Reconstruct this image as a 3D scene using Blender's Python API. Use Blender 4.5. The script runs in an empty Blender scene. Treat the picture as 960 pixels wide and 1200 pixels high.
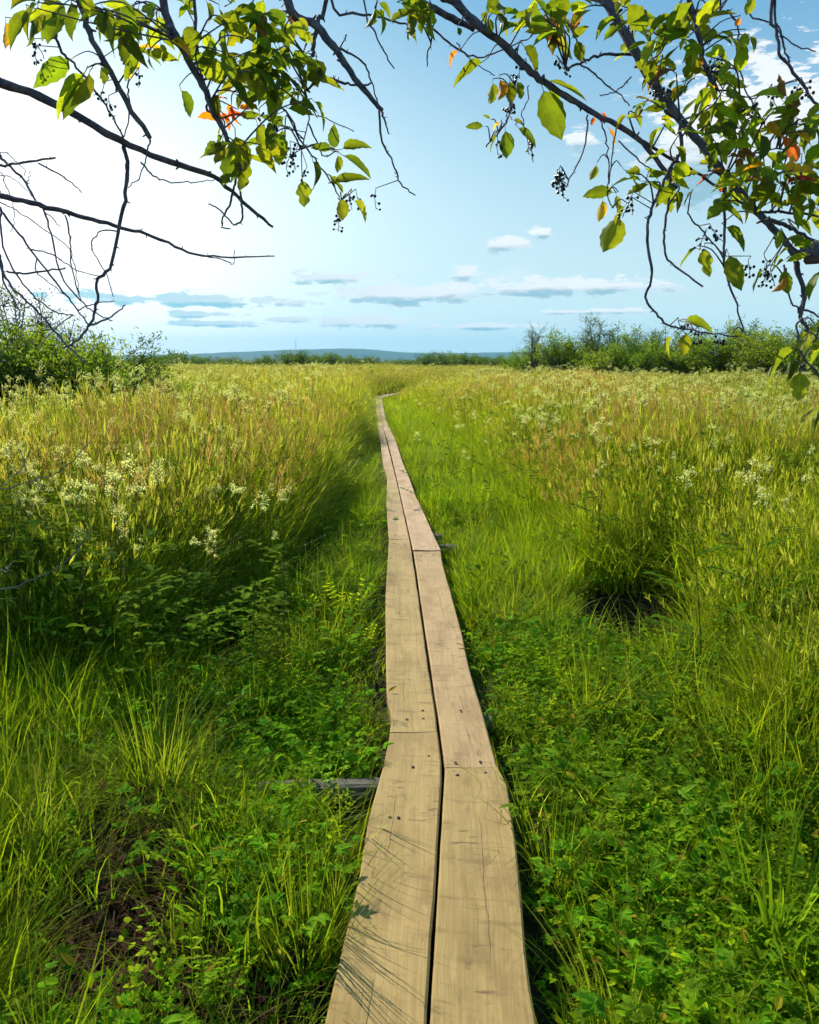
import bpy, math, random
import numpy as np
from mathutils import Vector, Matrix
R = math.radians
random.seed(7)
rng = np.random.default_rng(11)
scene = bpy.context.scene
COL = scene.collection

# ------------------------------------------------------------------ camera
CAM_Z = 1.65
PITCH = R(10.25)
FPX = 984.0                                   # focal length in photograph pixels (960 x 1200)
cd = bpy.data.cameras.new('camera'); cam = bpy.data.objects.new('camera', cd); COL.objects.link(cam)
cam.location = (0, 0, CAM_Z); cam.rotation_euler = (math.pi/2 - PITCH, 0, 0)
cd.sensor_fit = 'HORIZONTAL'; cd.sensor_width = 36; cd.lens = 36*FPX/960
cd.clip_start = 0.05; cd.clip_end = 30000
scene.camera = cam
FW = Vector((0, math.cos(PITCH), -math.sin(PITCH))); UP = Vector((0, math.sin(PITCH), math.cos(PITCH)))
def at(x, y, depth):
    return Vector((0, 0, CAM_Z)) + FW*depth + Vector((1, 0, 0))*((x-480)/FPX*depth) + UP*((600-y)/FPX*depth)
def onplane(x, y, z=0.0):
    d = FW + Vector((1, 0, 0))*((x-480)/FPX) + UP*((600-y)/FPX)
    t = (z-CAM_Z)/d.z
    return Vector((0, 0, CAM_Z)) + d*t
def direction(x, y):
    return (FW + Vector((1, 0, 0))*((x-480)/FPX) + UP*((600-y)/FPX)).normalized()

# ------------------------------------------------------------------ sun, sky, exposure
SUN_EL, SUN_AZ = R(36), R(-31)                # azimuth from +Y, negative = to the left
SDIR = Vector((math.sin(SUN_AZ)*math.cos(SUN_EL), math.cos(SUN_AZ)*math.cos(SUN_EL), math.sin(SUN_EL)))
sl = bpy.data.lights.new('sun', 'SUN'); sl.energy = 5.0; sl.angle = R(0.53); sl.color = (1, 0.91, 0.72)
so = bpy.data.objects.new('sun', sl); COL.objects.link(so); so.location = (-30, 50, 40)
so.rotation_euler = (-SDIR).to_track_quat('-Z', 'Y').to_euler()

w = bpy.data.worlds.new('World'); scene.world = w; w.use_nodes = True
nt = w.node_tree; nt.nodes.clear()
class NB:
    """small helper to write node graphs as expressions"""
    def __init__(s, tree): s.t = tree
    def n(s, typ, **kw):
        nd = s.t.nodes.new(typ)
        for k, v in kw.items(): setattr(nd, k, v)
        return nd
    def put(s, sock, v):
        if hasattr(v, 'is_output') or isinstance(v, bpy.types.NodeSocket): s.t.links.new(v, sock)
        else: sock.default_value = v
    def m(s, op, a, b=0.0, c=None, clamp=False):
        nd = s.n('ShaderNodeMath', operation=op, use_clamp=clamp)
        s.put(nd.inputs[0], a); s.put(nd.inputs[1], b)
        if c is not None: s.put(nd.inputs[2], c)
        return nd.outputs[0]
    def vm(s, op, a, b=(0, 0, 0), out=0):
        nd = s.n('ShaderNodeVectorMath', operation=op); s.put(nd.inputs[0], a)
        if op == 'SCALE': s.put(nd.inputs['Scale'], b)
        else: s.put(nd.inputs[1], b)
        return nd.outputs[out]
    def dot(s, a, b): return s.vm('DOT_PRODUCT', a, b, 'Value')
    def mix(s, f, a, b, blend='MIX'):
        nd = s.n('ShaderNodeMix', data_type='RGBA', blend_type=blend)
        s.put(nd.inputs[0], f); s.put(nd.inputs[6], a); s.put(nd.inputs[7], b)
        return nd.outputs[2]
    def ramp(s, v, lo, hi, a=0.0, b=1.0):
        nd = s.n('ShaderNodeMapRange', interpolation_type='SMOOTHSTEP')
        s.put(nd.inputs[0], v); s.put(nd.inputs[1], lo); s.put(nd.inputs[2], hi); s.put(nd.inputs[3], a); s.put(nd.inputs[4], b)
        return nd.outputs[0]
    def noise(s, vec, scale, detail=4.0, rough=0.55, out='Fac', **kw):
        nd = s.n('ShaderNodeTexNoise', **kw)
        if vec is not None: s.put(nd.inputs['Vector'], vec)
        s.put(nd.inputs['Scale'], scale); s.put(nd.inputs['Detail'], detail); s.put(nd.inputs['Roughness'], rough)
        return nd.outputs[out]
    def comb(s, x, y, z):
        nd = s.n('ShaderNodeCombineXYZ'); s.put(nd.inputs[0], x); s.put(nd.inputs[1], y); s.put(nd.inputs[2], z); return nd.outputs[0]
    def sep(s, v):
        nd = s.n('ShaderNodeSeparateXYZ'); s.put(nd.inputs[0], v); return nd.outputs

SKY = 0.09
B = NB(nt)
sky = B.n('ShaderNodeTexSky', sky_type='NISHITA', sun_disc=False, sun_elevation=SUN_EL, sun_rotation=SUN_AZ,
          altitude=50, air_density=1.0, dust_density=1.2, ozone_density=1.0)
tc = B.n('ShaderNodeTexCoord')
dirv = B.vm('NORMALIZE', tc.outputs['Generated'])
skyc = sky.outputs[0]
sx, sy, sz = B.sep(dirv)[0:3]
az = B.m('MULTIPLY', B.m('ARCTAN2', sx, sy), 180/math.pi)
el = B.m('MULTIPLY', B.m('ARCSINE', sz), 180/math.pi)
# bright thin veil of cloud round the sun
warp = B.m('MULTIPLY', B.m('SUBTRACT', B.noise(dirv, 2.2, 1), 0.5), 9.0)
def gauss2(a0, e0, sa, se):
    da = B.m('DIVIDE', B.m('ADD', B.m('SUBTRACT', az, a0), warp), sa)
    de = B.m('DIVIDE', B.m('SUBTRACT', el, e0), se)
    r2 = B.m('ADD', B.m('MULTIPLY', da, da), B.m('MULTIPLY', de, de))
    return B.m('POWER', 2.71828, B.m('MULTIPLY', r2, -1.0))
halo = B.m('MULTIPLY', gauss2(-27.0, 9.0, 24.0, 15.0), 0.75)
veil = gauss2(-29.0, 7.5, 19.5, 12.5)
veil = B.m('MULTIPLY', veil, 1.15, clamp=True)
VEIL_COL = (10.5, 10.4, 10.3, 1)
blue = B.mix(B.ramp(el, 1.0, 24.0), (4.8, 6.4, 6.8, 1), (1.0, 2.9, 4.9, 1))
base = B.mix(0.93, skyc, blue)       # a hazy summer blue, paler towards the horizon
lit = B.mix(veil, B.mix(halo, base, (3.6, 7.3, 8.2, 1)), VEIL_COL)
# clouds: soft ellipses broken up by noise, one per cloud of the photograph, plus a sparse layer all round
d3 = B.comb(B.m('MULTIPLY', az, 0.11), B.m('MULTIPLY', el, 0.34), 0.0)
cn = B.noise(d3, 4.6, 6, 0.66)
cnz = B.m('MULTIPLY', B.m('SUBTRACT', cn, 0.5), 4.2)
AE = B.comb(az, el, 0.0)
CLOUDS = [(660, 336, 125, 11), (470, 345, 105, 12), (592, 286, 24, 11), (633, 273, 15, 7), (546, 321, 18, 9), (430, 378, 60, 7),
          (570, 383, 70, 4), (885, 140, 95, 60), (820, 170, 60, 45), (700, 365, 60, 4), (902, 88, 28, 18), (390, 326, 55, 8),
          (215, 351, 140, 8), (250, 379, 60, 4), (235, 369, 50, 4), (335, 375, 26, 4), (681, 165, 18, 11), (850, 210, 70, 30)]
dmin = None; low = None
for (x_, y_, rx, ry) in CLOUDS:
    d_ = direction(x_, y_); a0 = math.degrees(math.atan2(d_.x, d_.y)); e0 = math.degrees(math.asin(d_.z)); k_ = 57.3/FPX*0.95
    nd = B.n('ShaderNodeVectorMath', operation='MULTIPLY_ADD'); B.put(nd.inputs[0], AE)
    nd.inputs[1].default_value = (1/(rx*k_), 1/(ry*k_), 0); nd.inputs[2].default_value = (-a0/(rx*k_), -e0/(ry*k_), 0)
    r_ = B.vm('LENGTH', nd.outputs[0], out='Value')
    w_ = B.m('SUBTRACT', 1.4, r_, clamp=True); vv_ = B.vm('SCALE', nd.outputs[0], w_)
    dmin = r_ if dmin is None else B.m('MINIMUM', dmin, r_)
    low = vv_ if low is None else B.vm('ADD', low, vv_)
low = B.sep(low)[1]
fac = B.ramp(B.m('ADD', dmin, cnz), 1.12, 0.68)
# sparse layer, all the way round
plane = B.comb(B.m('DIVIDE', sx, B.m('ADD', B.m('MAXIMUM', sz, 0.0), 0.09)), B.m('DIVIDE', sy, B.m('ADD', B.m('MAXIMUM', sz, 0.0), 0.09)), 3.7)
g = B.noise(plane, 0.9, 2, 0.6)
gl = B.m('MULTIPLY', B.ramp(g, 0.60, 0.80, 0.0, 0.55), B.ramp(el, 0.5, 4.0))
fac = B.m('MAXIMUM', fac, gl)
shade = B.ramp(B.m('ADD', low, B.m('MULTIPLY', B.m('SUBTRACT', cn, 0.5), 1.2)), 0.05, -0.60)
shade = B.m('MAXIMUM', shade, B.m('MULTIPLY', veil, 0.85))
bright = (7.2, 7.4, 7.5, 1); dim = (2.3, 3.9, 4.7, 1)
dimc = B.mix(veil, dim, (1.7, 5.0, 6.0, 1))
cloudc = B.mix(shade, bright, dimc)
final = B.mix(B.m('MULTIPLY', fac, 0.9), lit, cloudc)
bg = B.n('ShaderNodeBackground'); bg.inputs[1].default_value = SKY
nt.links.new(final, bg.inputs[0])
wo = B.n('ShaderNodeOutputWorld'); nt.links.new(bg.outputs[0], wo.inputs[0])

scene.view_settings.view_transform = 'Standard'; scene.view_settings.look = 'None'
scene.view_settings.exposure = 0.65; scene.view_settings.gamma = 1.0
scene.view_settings.use_curve_mapping = False
scene.cycles.use_denoising = True
scene.cycles.use_adaptive_sampling = True; scene.cycles.adaptive_threshold = 0.04; scene.cycles.time_limit = 900
w.cycles.sampling_method = 'MANUAL'; w.cycles.sample_map_resolution = 256
scene.cycles.use_light_tree = False
scene.cycles.max_bounces = 5; scene.cycles.transparent_max_bounces = 8
scene.cycles.transmission_bounces = 6; scene.cycles.diffuse_bounces = 3; scene.cycles.volume_bounces = 1
scene.cycles.sample_clamp_indirect = 6

# ------------------------------------------------------------------ helpers
def tag(o, label=None, category=None, group=None, kind=None):
    if label: o['label'] = label
    if category: o['category'] = category
    if group: o['group'] = group
    if kind: o['kind'] = kind
    return o
def empty(name, loc=(0, 0, 0), rz=0):
    o = bpy.data.objects.new(name, None); o.location = loc; o.rotation_euler = (0, 0, rz); COL.objects.link(o); return o
def link(name, mesh, parent=None, loc=None, link_to=None):
    o = bpy.data.objects.new(name, mesh); (link_to or COL).objects.link(o)
    if parent is not None: o.parent = parent
    if loc is not None: o.location = loc
    return o
WLOC = {}
def hang(o, parent, pworld):
    """parent an object whose own transform is given in world coordinates; the parent is only translated to pworld"""
    o.parent = parent; o.matrix_parent_inverse = Matrix.Translation(-Vector(pworld)); return o

class MB:
    """collects vertices, faces and a colour per vertex"""
    def __init__(s): s.v = []; s.f = []; s.c = []; s.n = 0; s.mi = []
    def add(s, verts, faces, col=(1, 1, 1), mat=0):
        n0 = s.n
        s.v.extend([tuple(p) for p in verts]); s.n += len(verts)
        s.f.extend([tuple(i+n0 for i in f) for f in faces]); s.mi.extend([mat]*len(faces))
        if isinstance(col, list): s.c.extend(col)
        else: s.c.extend([col]*len(verts))
    def mesh(s, name, mats=None, smooth=False):
        me = bpy.data.meshes.new(name); me.from_pydata(s.v, [], s.f)
        a = me.attributes.new('col', 'FLOAT_COLOR', 'POINT')
        arr = np.ones((len(s.v), 4), np.float32)
        if s.v: arr[:, :3] = np.array(s.c, np.float32)[:, :3]
        a.data.foreach_set('color', arr.ravel())
        if mats:
            for m in (mats if isinstance(mats, (list, tuple)) else [mats]): me.materials.append(m)
            me.polygons.foreach_set('material_index', s.mi)
        if smooth: me.polygons.foreach_set('use_smooth', [True]*len(s.f))
        me.update(); return me

def tube(mb, pts, radii, sides=6, col=(1, 1, 1), mat=0, cap=True):
    pts = [Vector(p) for p in pts]; n = len(pts)
    verts = []; nrm = None
    for i, p in enumerate(pts):
        t = (pts[min(i+1, n-1)] - pts[max(i-1, 0)])
        if t.length < 1e-9: t = Vector((0, 0, 1))
        t.normalize()
        if nrm is None:
            nrm = t.orthogonal().normalized()
        else:
            nrm = nrm - t*nrm.dot(t)
            nrm = nrm.normalized() if nrm.length > 1e-6 else t.orthogonal().normalized()
        b = t.cross(nrm)
        for k in range(sides):
            a = 2*math.pi*k/sides
            verts.append(p + (nrm*math.cos(a) + b*math.sin(a))*radii[i])
    faces = []
    for i in range(n-1):
        for k in range(sides):
            k2 = (k+1) % sides
            faces.append((i*sides+k, i*sides+k2, (i+1)*sides+k2, (i+1)*sides+k))
    if cap:
        faces.append(tuple(range(sides))[::-1]); faces.append(tuple((n-1)*sides+k for k in range(sides)))
    mb.add(verts, faces, col, mat)
def smoothline(pts, sub=4):
    pts = [Vector(p) for p in pts]
    if len(pts) < 3: return [pts[0].lerp(pts[1], k/4) for k in range(5)]
    out = []
    for i in range(len(pts)-1):
        p0 = pts[max(i-1, 0)]; p1 = pts[i]; p2 = pts[i+1]; p3 = pts[min(i+2, len(pts)-1)]
        for k in range(sub):
            t = k/sub
            out.append(0.5*((2*p1) + (p2-p0)*t + (2*p0-5*p1+4*p2-p3)*t*t + (3*p1-p0-3*p2+p3)*t*t*t))
    out.append(pts[-1]); return out

_perm = rng.random((256, 256))
def vnoise(x, y, s=1.0, oct=3):
    x = np.asarray(x, float)*s; y = np.asarray(y, float)*s; tot = 0; amp = 1; norm = 0
    for o in range(oct):
        xi = np.floor(x).astype(int); yi = np.floor(y).astype(int); fx = x-xi; fy = y-yi
        fx = fx*fx*(3-2*fx); fy = fy*fy*(3-2*fy)
        g = lambda a, b: _perm[a % 256, b % 256]
        v = (g(xi, yi)*(1-fx)+g(xi+1, yi)*fx)*(1-fy) + (g(xi, yi+1)*(1-fx)+g(xi+1, yi+1)*fx)*fy
        tot = tot + v*amp; norm += amp; amp *= 0.5; x = x*2+17.3; y = y*2+5.1
    return tot/norm
def sstep(x, a, b):
    t = np.clip((np.asarray(x, float)-a)/(b-a), 0, 1); return t*t*(3-2*t)

# ------------------------------------------------------------------ materials
def newmat(name):
    m = bpy.data.materials.new(name); m.use_nodes = True; m.node_tree.nodes.clear(); return m, NB(m.node_tree)
def leaf_material(name, colour=None, tint=False, trans=0.48, rough=0.55, spec=0.1, vary=0.3, tboost=1.7, attr=True):
    m, b = newmat(name)
    if attr:
        a = b.n('ShaderNodeAttribute', attribute_name='col'); c = a.outputs['Color']
    else:
        c = colour
    if tint:
        ti = b.n('ShaderNodeAttribute', attribute_name='tint', attribute_type='INSTANCER')
        c = b.mix(1.0, c, ti.outputs['Color'], 'MULTIPLY')
    oi = b.n('ShaderNodeObjectInfo')
    geo = b.n('ShaderNodeNewGeometry')
    hsv = b.n('ShaderNodeHueSaturation')
    b.put(hsv.inputs['Hue'], b.m('ADD', 0.5, b.m('MULTIPLY', b.m('SUBTRACT', oi.outputs['Random'], 0.5), 0.035)))
    b.put(hsv.inputs['Value'], b.m('ADD', 1.0, b.m('MULTIPLY', b.m('SUBTRACT', geo.outputs['Random Per Island'], 0.5), vary*2)))
    b.put(hsv.inputs['Color'], c); c = hsv.outputs[0]
    p = b.n('ShaderNodeBsdfPrincipled'); b.put(p.inputs['Base Color'], c); p.inputs['Roughness'].default_value = rough
    p.inputs['Specular IOR Level'].default_value = spec; p.inputs['IOR'].default_value = 1.3
    t = b.n('ShaderNodeBsdfTranslucent'); b.put(t.inputs[0], b.mix(1.0, c, (1.05*tboost, 1.15*tboost, 0.5*tboost, 1), 'MULTIPLY'))
    mx = b.n('ShaderNodeMixShader'); mx.inputs[0].default_value = trans
    b.t.links.new(p.outputs[0], mx.inputs[1]); b.t.links.new(t.outputs[0], mx.inputs[2])
    o = b.n('ShaderNodeOutputMaterial'); b.t.links.new(mx.outputs[0], o.inputs[0]); return m
M_GRASS_I = leaf_material('grass_blades', tint=True)
M_GRASS = leaf_material('tussock_blades')
M_HERB_I = leaf_material('herb_leaves', tint=True, trans=0.45, rough=0.75, spec=0.05)
M_HERB = leaf_material('plant_leaves', trans=0.4, rough=0.8, spec=0.03)
M_BUSH = leaf_material('bush_leaves', trans=0.5, rough=0.5, vary=0.35, tboost=2.0)
def bark_material(name, c1, c2, scale=40, bump=0.4, spec=0.3):
    m, b = newmat(name)
    tcn = b.n('ShaderNodeTexCoord'); n1 = b.noise(tcn.outputs['Object'], scale, 5, 0.65); n2 = b.noise(tcn.outputs['Object'], scale*4, 3)
    c = b.mix(b.ramp(n1, 0.35, 0.7), c1, c2)
    p = b.n('ShaderNodeBsdfPrincipled'); b.put(p.inputs['Base Color'], c); p.inputs['Roughness'].default_value = 0.75; p.inputs['Specular IOR Level'].default_value = spec
    bp = b.n('ShaderNodeBump'); bp.inputs['Strength'].default_value = bump; bp.inputs['Distance'].default_value = 0.004; b.put(bp.inputs['Height'], b.m('ADD', n1, n2))
    b.t.links.new(bp.outputs[0], p.inputs['Normal'])
    o = b.n('ShaderNodeOutputMaterial'); b.t.links.new(p.outputs[0], o.inputs[0]); return m
M_BARK = bark_material('cherry_bark', (0.06, 0.048, 0.072, 1), (0.17, 0.14, 0.16, 1), 45)  # blue-purple cast of haze is painted into this bark colour
M_TWIG = bark_material('dead_twig_bark', (0.10, 0.085, 0.12, 1), (0.20, 0.18, 0.20, 1), 60)  # the lighter, purplish tint of glare is painted into the twig colour
M_STEM = bark_material('shrub_stem_bark', (0.05, 0.04, 0.03, 1), (0.12, 0.10, 0.07, 1), 12)
def plain(name, col, rough=0.6, spec=0.4, metal=0.0):
    m, b = newmat(name); tcn = b.n('ShaderNodeTexCoord'); n1 = b.noise(tcn.outputs['Object'], 30, 3)
    p = b.n('ShaderNodeBsdfPrincipled'); b.put(p.inputs['Base Color'], b.mix(n1, tuple(x*0.75 for x in col[:3])+(1,), tuple(min(1, x*1.2) for x in col[:3])+(1,)))
    p.inputs['Roughness'].default_value = rough; p.inputs['Specular IOR Level'].default_value = spec; p.inputs['Metallic'].default_value = metal
    o = b.n('ShaderNodeOutputMaterial'); b.t.links.new(p.outputs[0], o.inputs[0]); return m
M_BERRY = plain('black_berry', (0.012, 0.010, 0.016), 0.25, 0.5)
M_NAIL = plain('rusty_nail', (0.03, 0.022, 0.018), 0.7, 0.3)
M_MAST = plain('mast_steel', (0.25, 0.25, 0.26), 0.5, 0.4)

def ground_material():
    m, b = newmat('peaty_ground')
    tcn = b.n('ShaderNodeTexCoord'); P = tcn.outputs['Object']
    n1 = b.noise(P, 1.3, 5, 0.6); n2 = b.noise(P, 14, 5, 0.65); n3 = b.noise(P, 60, 3)
    soil = b.mix(n2, (0.018, 0.012, 0.009, 1), (0.06, 0.038, 0.026, 1))
    soil = b.mix(b.ramp(n3, 0.62, 0.7), soil, (0.14, 0.10, 0.06, 1))
    moss = b.mix(n2, (0.02, 0.035, 0.006, 1), (0.05, 0.075, 0.012, 1))
    near = b.mix(b.ramp(n1, 0.45, 0.62, 0.0, 0.65), soil, moss)
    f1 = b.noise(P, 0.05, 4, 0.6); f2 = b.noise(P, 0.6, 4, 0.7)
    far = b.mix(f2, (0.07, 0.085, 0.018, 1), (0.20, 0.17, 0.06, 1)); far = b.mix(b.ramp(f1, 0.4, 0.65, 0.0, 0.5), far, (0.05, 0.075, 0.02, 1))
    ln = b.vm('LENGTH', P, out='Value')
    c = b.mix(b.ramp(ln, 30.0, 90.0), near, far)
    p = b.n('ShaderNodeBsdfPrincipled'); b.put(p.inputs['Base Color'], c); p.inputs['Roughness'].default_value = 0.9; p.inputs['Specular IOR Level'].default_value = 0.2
    bp = b.n('ShaderNodeBump'); bp.inputs['Strength'].default_value = 0.7; bp.inputs['Distance'].default_value = 0.03; b.put(bp.inputs['Height'], n2)
    b.t.links.new(bp.outputs[0], p.inputs['Normal'])
    o = b.n('ShaderNodeOutputMaterial'); b.t.links.new(p.outputs[0], o.inputs[0]); return m
M_GROUND = ground_material()

def wood_material(name, ca, cb, dark, crackx, seed):
    """a weathered sawn board: object Y runs along the board, X across it"""
    m, b = newmat(name)
    tcn = b.n('ShaderNodeTexCoord'); P = tcn.outputs['Object']
    oi = b.n('ShaderNodeObjectInfo')
    off = b.m('MULTIPLY', oi.outputs['Random'], 37.0)
    X, Y, Z = b.sep(P)[0:3]
    w1 = b.noise(b.comb(b.m('MULTIPLY', X, 3.0), b.m('MULTIPLY', Y, 1.1), b.m('ADD', off, seed)), 2.0, 3, 0.5)
    gx = b.m('ADD', X, b.m('MULTIPLY', b.m('SUBTRACT', w1, 0.5), 0.05))
    gr = b.noise(b.comb(b.m('MULTIPLY', gx, 130.0), b.m('MULTIPLY', Y, 2.2), off), 1.0, 4, 0.6)
    gr2 = b.noise(b.comb(b.m('MULTIPLY', gx, 420.0), b.m('MULTIPLY', Y, 7.0), off), 1.0, 3, 0.6)
    bl = b.noise(b.comb(b.m('MULTIPLY', X, 7.0), b.m('MULTIPLY', Y, 2.6), off), 1.0, 5, 0.6)
    c = b.mix(b.ramp(gr, 0.22, 0.66), ca, cb)
    c = b.mix(b.ramp(bl, 0.40, 0.72, 0.0, 0.55), c, dark)
    c = b.mix(b.ramp(gr2, 0.55, 0.75, 0.0, 0.45), c, dark)
    st = b.noise(b.comb(b.m('MULTIPLY', X, 16.0), b.m('MULTIPLY', Y, 9.0), b.m('ADD', off, 7.0)), 1.0, 5, 0.7)
    c = b.mix(b.ramp(st, 0.52, 0.72, 0.0, 0.40), c, tuple(v*0.8 for v in dark[:3])+(1,))
    pale = b.noise(b.comb(b.m('MULTIPLY', X, 22.0), b.m('MULTIPLY', Y, 4.0), b.m('ADD', off, 15.0)), 1.0, 4, 0.7)
    c = b.mix(b.ramp(pale, 0.55, 0.75, 0.0, 0.40), c, tuple(min(1, v*1.25+0.03) for v in cb[:3])+(1,))
    kv = b.n('ShaderNodeTexVoronoi'); b.put(kv.inputs['Vector'], b.comb(b.m('MULTIPLY', gx, 6.5), b.m('MULTIPLY', Y, 2.4), b.m('ADD', off, 2.0))); kv.inputs['Scale'].default_value = 1.0; kv.inputs['Randomness'].default_value = 1.0
    kd = kv.outputs['Distance']
    knot = b.m('MULTIPLY', b.ramp(kd, 0.13, 0.05), b.ramp(b.noise(b.comb(b.m('MULTIPLY', X, 90.0), b.m('MULTIPLY', Y, 90.0), off), 1.0, 2), 0.3, 0.6))
    c = b.mix(b.m('MULTIPLY', knot, 0.6), c, (0.11, 0.06, 0.028, 1))
    # saw marks across the board
    saw = b.noise(b.comb(b.m('MULTIPLY', X, 5.0), b.m('MULTIPLY', b.m('ADD', Y, b.m('MULTIPLY', X, 0.12)), 26.0), off), 1.0, 3, 0.6)
    c = b.mix(b.ramp(saw, 0.56, 0.70, 0.0, 0.5), c, dark)
    # short brown scuffs and knots
    vo = b.n('ShaderNodeTexVoronoi'); b.put(vo.inputs['Vector'], b.comb(b.m('MULTIPLY', X, 7.0), b.m('MULTIPLY', Y, 2.3), off)); vo.inputs['Scale'].default_value = 1.0
    sep = b.comb(b.m('MULTIPLY', X, 14.0), b.m('MULTIPLY', Y, 55.0), off)
    kn = b.m('MULTIPLY', b.ramp(b.noise(sep, 1.0, 3, 0.5), 0.58, 0.70), b.ramp(vo.outputs['Distance'], 0.42, 0.22))
    c = b.mix(b.m('MULTIPLY', kn, 0.75), c, (0.10, 0.06, 0.03, 1))
    # drying crack along the board
    cw = b.noise(b.comb(0.0, b.m('MULTIPLY', Y, 3.0), off), 1.0, 4, 0.6)
    ck = b.m('ABSOLUTE', b.m('SUBTRACT', b.m('ADD', X, b.m('MULTIPLY', b.m('SUBTRACT', cw, 0.5), 0.045)), crackx))
    ckm = b.m('MULTIPLY', b.ramp(ck, 0.0015, 0.0004), b.ramp(b.noise(b.comb(0.0, b.m('MULTIPLY', Y, 1.7), b.m('ADD', off, 4.0)), 1.0, 3), 0.48, 0.56))
    c = b.mix(b.m('MULTIPLY', ckm, 0.85), c, (0.045, 0.03, 0.02, 1))
    p = b.n('ShaderNodeBsdfPrincipled'); b.put(p.inputs['Base Color'], c)
    b.put(p.inputs['Roughness'], b.m('ADD', 0.62, b.m('MULTIPLY', bl, 0.2))); p.inputs['Specular IOR Level'].default_value = 0.3
    bp = b.n('ShaderNodeBump'); bp.inputs['Strength'].default_value = 0.5; bp.inputs['Distance'].default_value = 0.003
    b.put(bp.inputs['Height'], b.m('SUBTRACT', b.m('ADD', b.m('MULTIPLY', gr, 0.6), b.m('MULTIPLY', saw, 0.35)), b.m('ADD', b.m('MULTIPLY', ckm, 1.5), b.m('MULTIPLY', kn, 0.6))))
    b.t.links.new(bp.outputs[0], p.inputs['Normal'])
    o = b.n('ShaderNodeOutputMaterial'); b.t.links.new(p.outputs[0], o.inputs[0]); return m
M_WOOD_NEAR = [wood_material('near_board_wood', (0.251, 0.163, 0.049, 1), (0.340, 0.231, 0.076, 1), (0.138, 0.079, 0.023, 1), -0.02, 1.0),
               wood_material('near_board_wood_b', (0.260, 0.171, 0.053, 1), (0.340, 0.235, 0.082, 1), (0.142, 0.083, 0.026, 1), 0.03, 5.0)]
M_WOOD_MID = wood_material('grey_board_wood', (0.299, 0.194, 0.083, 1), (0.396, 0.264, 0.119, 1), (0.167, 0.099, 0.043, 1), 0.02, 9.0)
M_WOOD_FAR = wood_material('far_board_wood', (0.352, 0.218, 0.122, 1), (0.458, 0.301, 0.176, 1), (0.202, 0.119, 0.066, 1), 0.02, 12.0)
M_LOG = wood_material('old_log_wood', (0.07, 0.06, 0.045, 1), (0.13, 0.11, 0.08, 1), (0.03, 0.025, 0.02, 1), 0.0, 3.0)

# ------------------------------------------------------------------ layout of the boardwalk (edge points read off as ground positions)
PT = 0.15                                     # height of the boards' top
def line(*pts): return [onplane(x, y, PT) for x, y in pts]
PLANKS = [  # left edge, right edge, material
 (line((380,1200),(401,1110),(412,1065),(422,1022),(432,960),(437,940),(450,895),(457,858)), line((499,1200),(508,1063),(515,960),(518,900),(513,858)), M_WOOD_NEAR[0]),
 (line((503.5,1200),(511.5,1063),(518,960),(521.5,899.5)), line((630,1200),(619,1135),(610,1038),(605,995),(599,945),(595,920),(584,899.5)), M_WOOD_NEAR[1]),
 (line((457,857.7),(460,845),(453,815),(452,770),(452,757),(452,697),(454,665),(456,632)), line((512.5,857.7),(510,835),(500.5,770),(491.5,707),(482.5,645),(480.3,632)), M_WOOD_NEAR[0]),
 (line((521.5,898),(513,835),(503.5,770),(494,707),(485,645.5)), line((583,898),(565,832),(552,790),(543,748),(530,698),(518,657),(517,645.5)), M_WOOD_MID),
 (line((456,631.6),(453,590),(454,560),(449,543)), line((480,631.6),(470.8,590),(466.4,570),(459.8,543)), M_WOOD_MID),
 (line((484.7,644.6),(472,590),(467.6,570),(461,541.5)), line((517,644.6),(492,590),(488,583),(480,560),(472,541.5)), M_WOOD_FAR),
 (line((449,542.7),(446,517),(443,500)), line((459.6,542.7),(452.8,515),(448.8,500)), M_WOOD_FAR),
 (line((461,541.2),(453.6,513)), line((472,541.2),(463,513)), M_WOOD_FAR),
 (line((443,499.8),(441.5,487),(440,467)), line((448.8,499.8),(446.6,490),(443.3,467)), M_WOOD_FAR),
 (line((453.3,512.7),(449.3,500),(447.2,490)), line((462.7,512.7),(455,498),(452,490)), M_WOOD_FAR),
 (line((447,489.8),(443.7,467)), line((452,489.8),(447.2,466)), M_WOOD_FAR),
]
# carry the two nearest boards on past the camera
for L in (PLANKS[0][0], PLANKS[0][1], PLANKS[1][0], PLANKS[1][1]):
    a = L[0]; d = (L[0]-L[2 if len(L) > 3 else 1]); d /= abs(d.y); L.insert(0, a + Vector((d.x*0.4, -1, 0))*2.0)
_pl = sorted([(p.y, p.x) for P in PLANKS for p in P[0] if P in (PLANKS[0], PLANKS[2], PLANKS[4], PLANKS[6], PLANKS[8])])
_pr = sorted([(p.y, p.x) for P in PLANKS for p in P[1] if P in (PLANKS[1], PLANKS[3], PLANKS[5], PLANKS[7], PLANKS[9], PLANKS[10])])
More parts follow.
